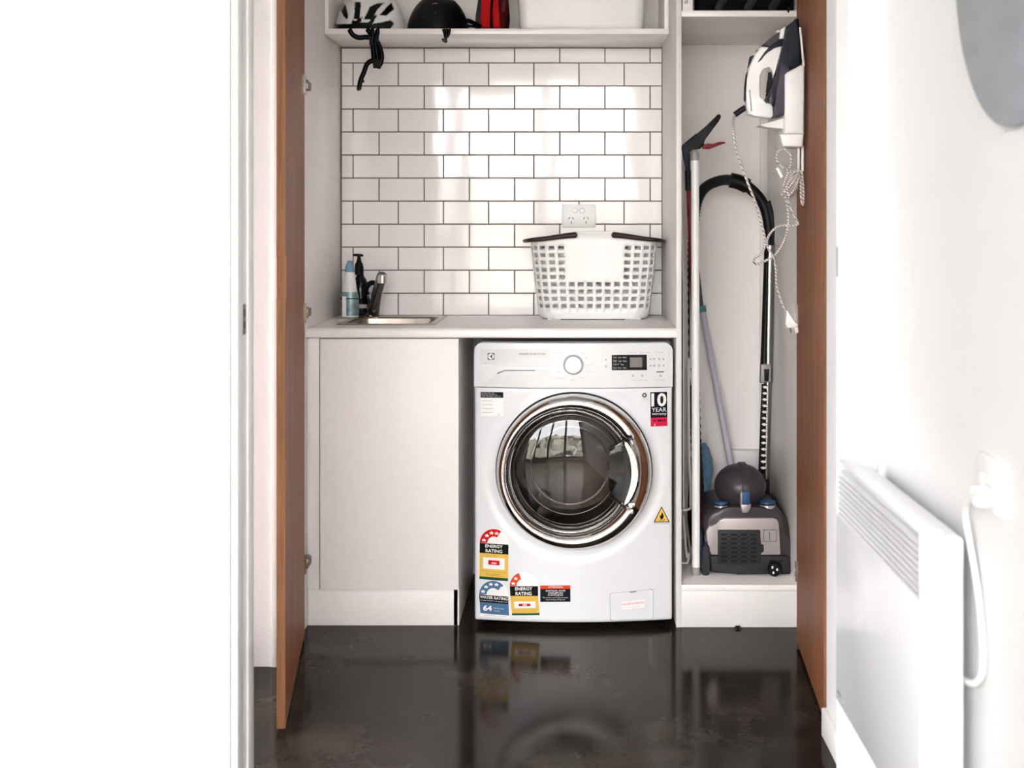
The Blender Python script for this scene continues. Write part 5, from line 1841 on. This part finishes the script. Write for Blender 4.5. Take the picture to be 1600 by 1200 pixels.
ir = thing('steam_iron', 'white and navy steam iron parked upright in the holder', 'iron', (X(1215, YI), YI, Z(190, YI)))
prism('soleplate', i2([(1236, 203), (1250, 203), (1288, 430), (1300, 612), (1270, 640), (1258, 420)]), YI - 0.048, YI + 0.048, 'black', ir, bev=0.003)
prism('body_shell', i2([(1225, 205), (1185, 240), (1140, 275), (1130, 340), (1120, 400), (1100, 470), (1075, 560), (1050, 650), (1035, 800), (1000, 900), (968, 950), (972, 1000), (1022, 1012),
                       (1032, 1000), (1120, 690), (1180, 690), (1270, 640), (1262, 430), (1240, 205)]), YI - 0.046, YI + 0.046, 'navy', ir, bev=0.004, segs=2)
prism('water_tank', i2([(1085, 620), (1180, 660), (1150, 700), (1143, 800), (1142, 1120), (1030, 1134), (1030, 1000), (1050, 860)]), YI - 0.050, YI + 0.050, 'purple_grey', ir, bev=0.008, segs=3)
prism('handle', i2([(905, 458), (975, 460), (1010, 470), (1110, 448), (1090, 520), (1062, 610), (1040, 700), (1026, 760), (1018, 700), (1005, 640), (985, 630), (940, 640), (900, 665), (872, 730), (860, 840), (866, 930), (885, 970),
                    (920, 990), (965, 990), (1000, 1000), (1022, 1030), (1028, 1120), (1000, 1145), (850, 1122), (785, 1108), (768, 1050), (765, 900), (775, 760), (790, 660), (850, 530)]),
      YI - 0.022, YI + 0.022, 'white_plastic', ir, bev=0.006, segs=3)
prism('tip_cover', i2([(1140, 268), (1092, 295), (1078, 388), (1118, 388)]), YI - 0.03, YI + 0.03, 'white_plastic', ir, bev=0.004)
prism('spray_window', i2([(1086, 318), (1000, 372), (915, 446), (1000, 462), (1078, 392)]), YI - 0.024, YI + 0.024, 'purple_grey', ir, bev=0.003)
prism('spray_button', i2([(1058, 302), (1085, 290), (1092, 308), (1066, 318)]), YI - 0.008, YI + 0.008, 'white_plastic', ir, bev=0.001)
prism('accent_band', i2([(1128, 378), (1000, 445), (940, 510), (895, 575), (872, 615), (905, 590), (960, 515), (1030, 470), (1115, 450)]), YI - 0.0245, YI + 0.0245, 'navy', ir, bev=0.002)
prism('thumb_button', i2([(880, 525), (810, 545), (790, 655), (820, 640), (850, 580)]), YI - 0.012, YI + 0.012, 'charcoal_dark', ir, bev=0.002)
prism('steam_button', i2([(870, 490), (888, 478), (892, 500), (870, 508)]), YI - 0.006, YI + 0.006, 'black', ir)
prism('grip_pad', i2([(784, 690), (776, 760), (766, 870), (764, 980), (754, 960), (758, 840), (772, 720)]), YI - 0.012, YI + 0.012, 'black', ir, bev=0.002)
prism('grip_slot', i2([(792, 870), (804, 872), (824, 1080), (808, 1082)]), YI - 0.0228, YI + 0.0228, 'grey_plastic', ir, bev=0.001)
prism('inner_trigger', i2([(988, 700), (1010, 695), (1022, 760), (1005, 840), (968, 888), (965, 880), (985, 800)]), YI - 0.010, YI + 0.010, 'charcoal_dark', ir, bev=0.002)
tube('cord_guard', [P(1165, 168, YI), P(1156, 173.5, YI), P(1148, 179.5, YI)], 0.0078, 'navy', ir, 12, 2)
YCd = 3.565
cordA = [(1148.5, 179, YI), (1146, 186, YI - .02), (1146, 200, YCd), (1150, 232, YCd), (1160, 262, YCd), (1170, 290, YCd), (1180, 315, YCd), (1188, 342, YCd), (1194, 366, YCd), (1195, 384, YCd),
         (1189, 397, YCd), (1180, 403, YCd), (1178, 409, YCd), (1184, 412.5, YCd), (1195, 408, YCd), (1208, 401, YCd), (1218, 389, YCd), (1227, 372, YCd), (1231.5, 350, YCd),
         (1231, 328, YCd), (1227.5, 308, YCd), (1226.5, 288, YCd), (1231, 270, YCd), (1236, 255, YCd), (1235, 241, YCd), (1226, 232.5, YCd), (1216, 237, YCd), (1213.5, 248, YCd),
         (1219, 257, YCd - .006), (1227, 263, YCd - .006), (1238, 268, YCd), (1245, 276, YCd + .02), (1246, 290, YCd + .02), (1240, 304, YCd + .01), (1232, 306, YCd), (1228, 298, YCd - .008),
         (1233, 284, YCd - .012), (1243, 274, YCd - .006), (1252, 268, YCd), (1254, 282, YCd), (1255.5, 302, YCd), (1254, 320, YCd), (1251.5, 305, YCd - .006), (1251, 285, YCd - .006),
         (1246, 270, YCd - .006), (1238, 272, YCd - .008), (1232, 290, YCd - .008), (1232, 312, YCd - .006), (1238, 331, YCd), (1245, 345, YCd), (1247, 350, YCd), (1240, 352, YCd), (1225, 352, YCd), (1214, 355, YCd), (1204, 364, YCd),
         (1198.5, 376, YCd), (1200, 387, YCd - .008), (1206, 398, YCd - .008), (1211, 412, YCd), (1213, 430, YCd), (1213.5, 445, YCd), (1218, 462, YCd), (1224, 478, YCd), (1228, 489, YCd)]
tube('power_cord', [P(a, b, y) for a, b, y in cordA], 0.0033, 'cord', ir, 8, 6)
tube('cord_coil', [P(1221, 304, YCd - .004), P(1230, 296, YCd - .014), P(1240, 284, YCd - .014), P(1246, 272, YCd - .008), P(1240, 266, YCd), P(1230, 274, YCd), P(1224, 292, YCd - .004)], 0.0033, 'cord', ir, 8, 6)
tube('cord_coil', [P(1226, 309, YCd - .004), P(1236, 302, YCd - .016), P(1244, 290, YCd - .016), P(1249, 276, YCd - .01)], 0.0033, 'cord', ir, 8, 6)
tube('cord_tie', [P(1214, 262, YCd), P(1222, 277, YCd - .004)], 0, 'white_plastic', ir, 8, 1, (0.004, 0.002))
plg = prism('plug', pxz([(1226, 486), (1231, 484), (1234, 496), (1243, 503), (1246.5, 507), (1245, 510.5), (1227.5, 513), (1228.5, 506)], YCd), YCd - 0.012, YCd + 0.012, 'white_plastic', ir, bev=0.003)
prism('pin', pxz([(1232.5, 511), (1235.5, 510.5), (1238, 519), (1235, 521)], YCd), YCd - 0.002, YCd + 0.002, 'dark_metal', plg)
prism('plug_side', pxz([(1240, 510), (1246, 508), (1247.5, 519), (1243, 521)], YCd), YCd - 0.006, YCd + 0.006, 'white_plastic', plg, bev=0.002)

# ------------------------------------------------------------------ right wall: heater, switches, disc
hy0, hy1 = 1.965, 2.585
hx0, hx1 = 0.500, 0.568
hz0, hz1 = 0.283, 0.733
ht_ = thing('panel_heater', 'white wall mounted panel heater with slotted top on the right wall', 'heater', (0.535, 2.27, hz0))
box('casing', hx0, 0.532, hy0, hy1, hz0, hz1 - 0.10, 'appliance', ht_, bev=0.004)
box('rear_box', 0.532, hx1, hy0 + 0.012, hy1 - 0.012, hz0 + 0.01, hz1 - 0.012, 'appliance', ht_, bev=0.008, segs=3)
box('top_rail', hx0 + 0.004, 0.534, hy0, hy1, hz1 - 0.012, hz1, 'appliance', ht_, bev=0.003)
box('end_cap', hx0, 0.533, hy0 - 0.002, hy0 + 0.012, hz1 - 0.104, hz1 - 0.002, 'appliance', ht_, bev=0.003)
box('end_cap', hx0, 0.533, hy1 - 0.012, hy1 + 0.002, hz1 - 0.104, hz1 - 0.002, 'appliance', ht_, bev=0.003)
for k in range(9):
    zz = hz1 - 0.018 - 0.0098 * k
    prism('louvre', [(hx0 + 0.001, zz - 0.0060), (hx0 + 0.001, zz - 0.0015), (0.531, zz + 0.006), (0.531, zz + 0.001)], hy0 + 0.012, hy1 - 0.012, 'appliance', ht_, 'XZ')
for yy in (hy0 + 0.12, hy1 - 0.12):
    box('wall_bracket', hx1, 0.59, yy - 0.02, yy + 0.02, hz0 + 0.08, hz1 - 0.08, 'grey_plastic', ht_)
box('brand_strip', hx0 - 0.0006, hx0 + 0.001, hy1 - 0.052, hy1 - 0.018, 0.302, 0.306, 'ink_grey', ht_)
box('brand_strip', hx0 - 0.0006, hx0 + 0.001, hy1 - 0.075, hy1 - 0.062, 0.298, 0.301, 'ink_pale', ht_)

XWl = 0.59
sw = thing('heater_socket', 'white wall socket beside the panel heater with a plugged cable', 'socket', (XWl, 1.92, 0.80))
Yc_ = XWl * F / (1556 - CX)
zso = Z(757, Yc_)
box('cover_plate', XWl - 0.008, XWl, Yc_ - 0.058, Yc_ + 0.058, zso - 0.037, zso + 0.037, 'white_plastic', sw, bev=0.002)
box('plug', XWl - 0.034, XWl - 0.008, Yc_ - 0.018, Yc_ + 0.018, zso - 0.030, zso - 0.002, 'cord_white', sw, bev=0.008, segs=3)
box('rocker', XWl - 0.011, XWl - 0.008, Yc_ + 0.03, Yc_ + 0.042, zso - 0.008, zso + 0.010, 'white_plastic', sw, bev=0.001)


def PR(px, py, x):
    Y = x * F / (px - CX)
    return Vector((x, Y, Z(py, Y)))


tag(tube('heater_cable', [Vector((XWl - 0.03, Yc_, zso - 0.016)), PR(1535, 765, 0.56), PR(1514, 782, 0.568), PR(1509, 800, 0.575), PR(1512, 830, 0.578), PR(1521, 880, 0.581), PR(1530, 940, 0.582),
                          PR(1535, 1000, 0.582), PR(1536, 1040, 0.582), PR(1531, 1060, 0.58), PR(1520, 1068, 0.578), PR(1505, 1062, 0.575)], 0.0048, 'cord_white', None, 10, 6),
    'white power cable looping down from the wall socket beside the heater', 'cable')

Ysw = XWl * F / (1392 - CX)
ls = thing('light_switch', 'small white light switch plate on the right wall above the heater', 'switch', (XWl, Ysw, Z(410, Ysw)))
zsw = Z(410, Ysw)
box('cover_plate', XWl - 0.007, XWl, Ysw - 0.036, Ysw + 0.036, zsw - 0.040, zsw + 0.040, 'white_plastic', ls, bev=0.002)
box('rocker', XWl - 0.013, XWl - 0.007, Ysw - 0.010, Ysw + 0.006, zsw - 0.010, zsw + 0.010, 'white_plastic', ls, bev=0.002)

dk = thing('round_wall_disc', 'round grey disc hung high on the right wall', 'wall disc', (0.585, 1.797, 1.578))
lathe('disc_face', [(0.0, -0.0055), (0.276, -0.0055), (0.281, -0.004), (0.281, 0.0), (0.0, 0.0)], (0.585, 1.797, 1.578), 'disc', dk, 'X', 96)
lathe('disc_backing', [(0.0, 0.0), (0.20, 0.0), (0.20, 0.005), (0.0, 0.005)], (0.585, 1.797, 1.578), 'black', dk, 'X', 48)

# ------------------------------------------------------------------ tiny insect by the kickboard
YBg = 4.02
sp_ = thing('insect', 'tiny dark insect on the floor against the white kickboard', 'insect', (X(1153, YBg), YBg, 0))
sc = P(1153, 982.5, YBg)
ellipsoid('body', (sc.x, YBg, 0.005), (0.0055, 0.004, 0.0042), 'black', sp_, -1, 1, 12, 8)
for k in range(6):
    s_ = 1 if k % 2 else -1
    tube('leg', [(sc.x, YBg, 0.005), (sc.x + s_ * 0.006, YBg - 0.004 + 0.002 * k, 0.008), (sc.x + s_ * 0.010, YBg - 0.008 + 0.003 * k, 0.0)],
         0.0006, 'black', sp_, 5, 2)
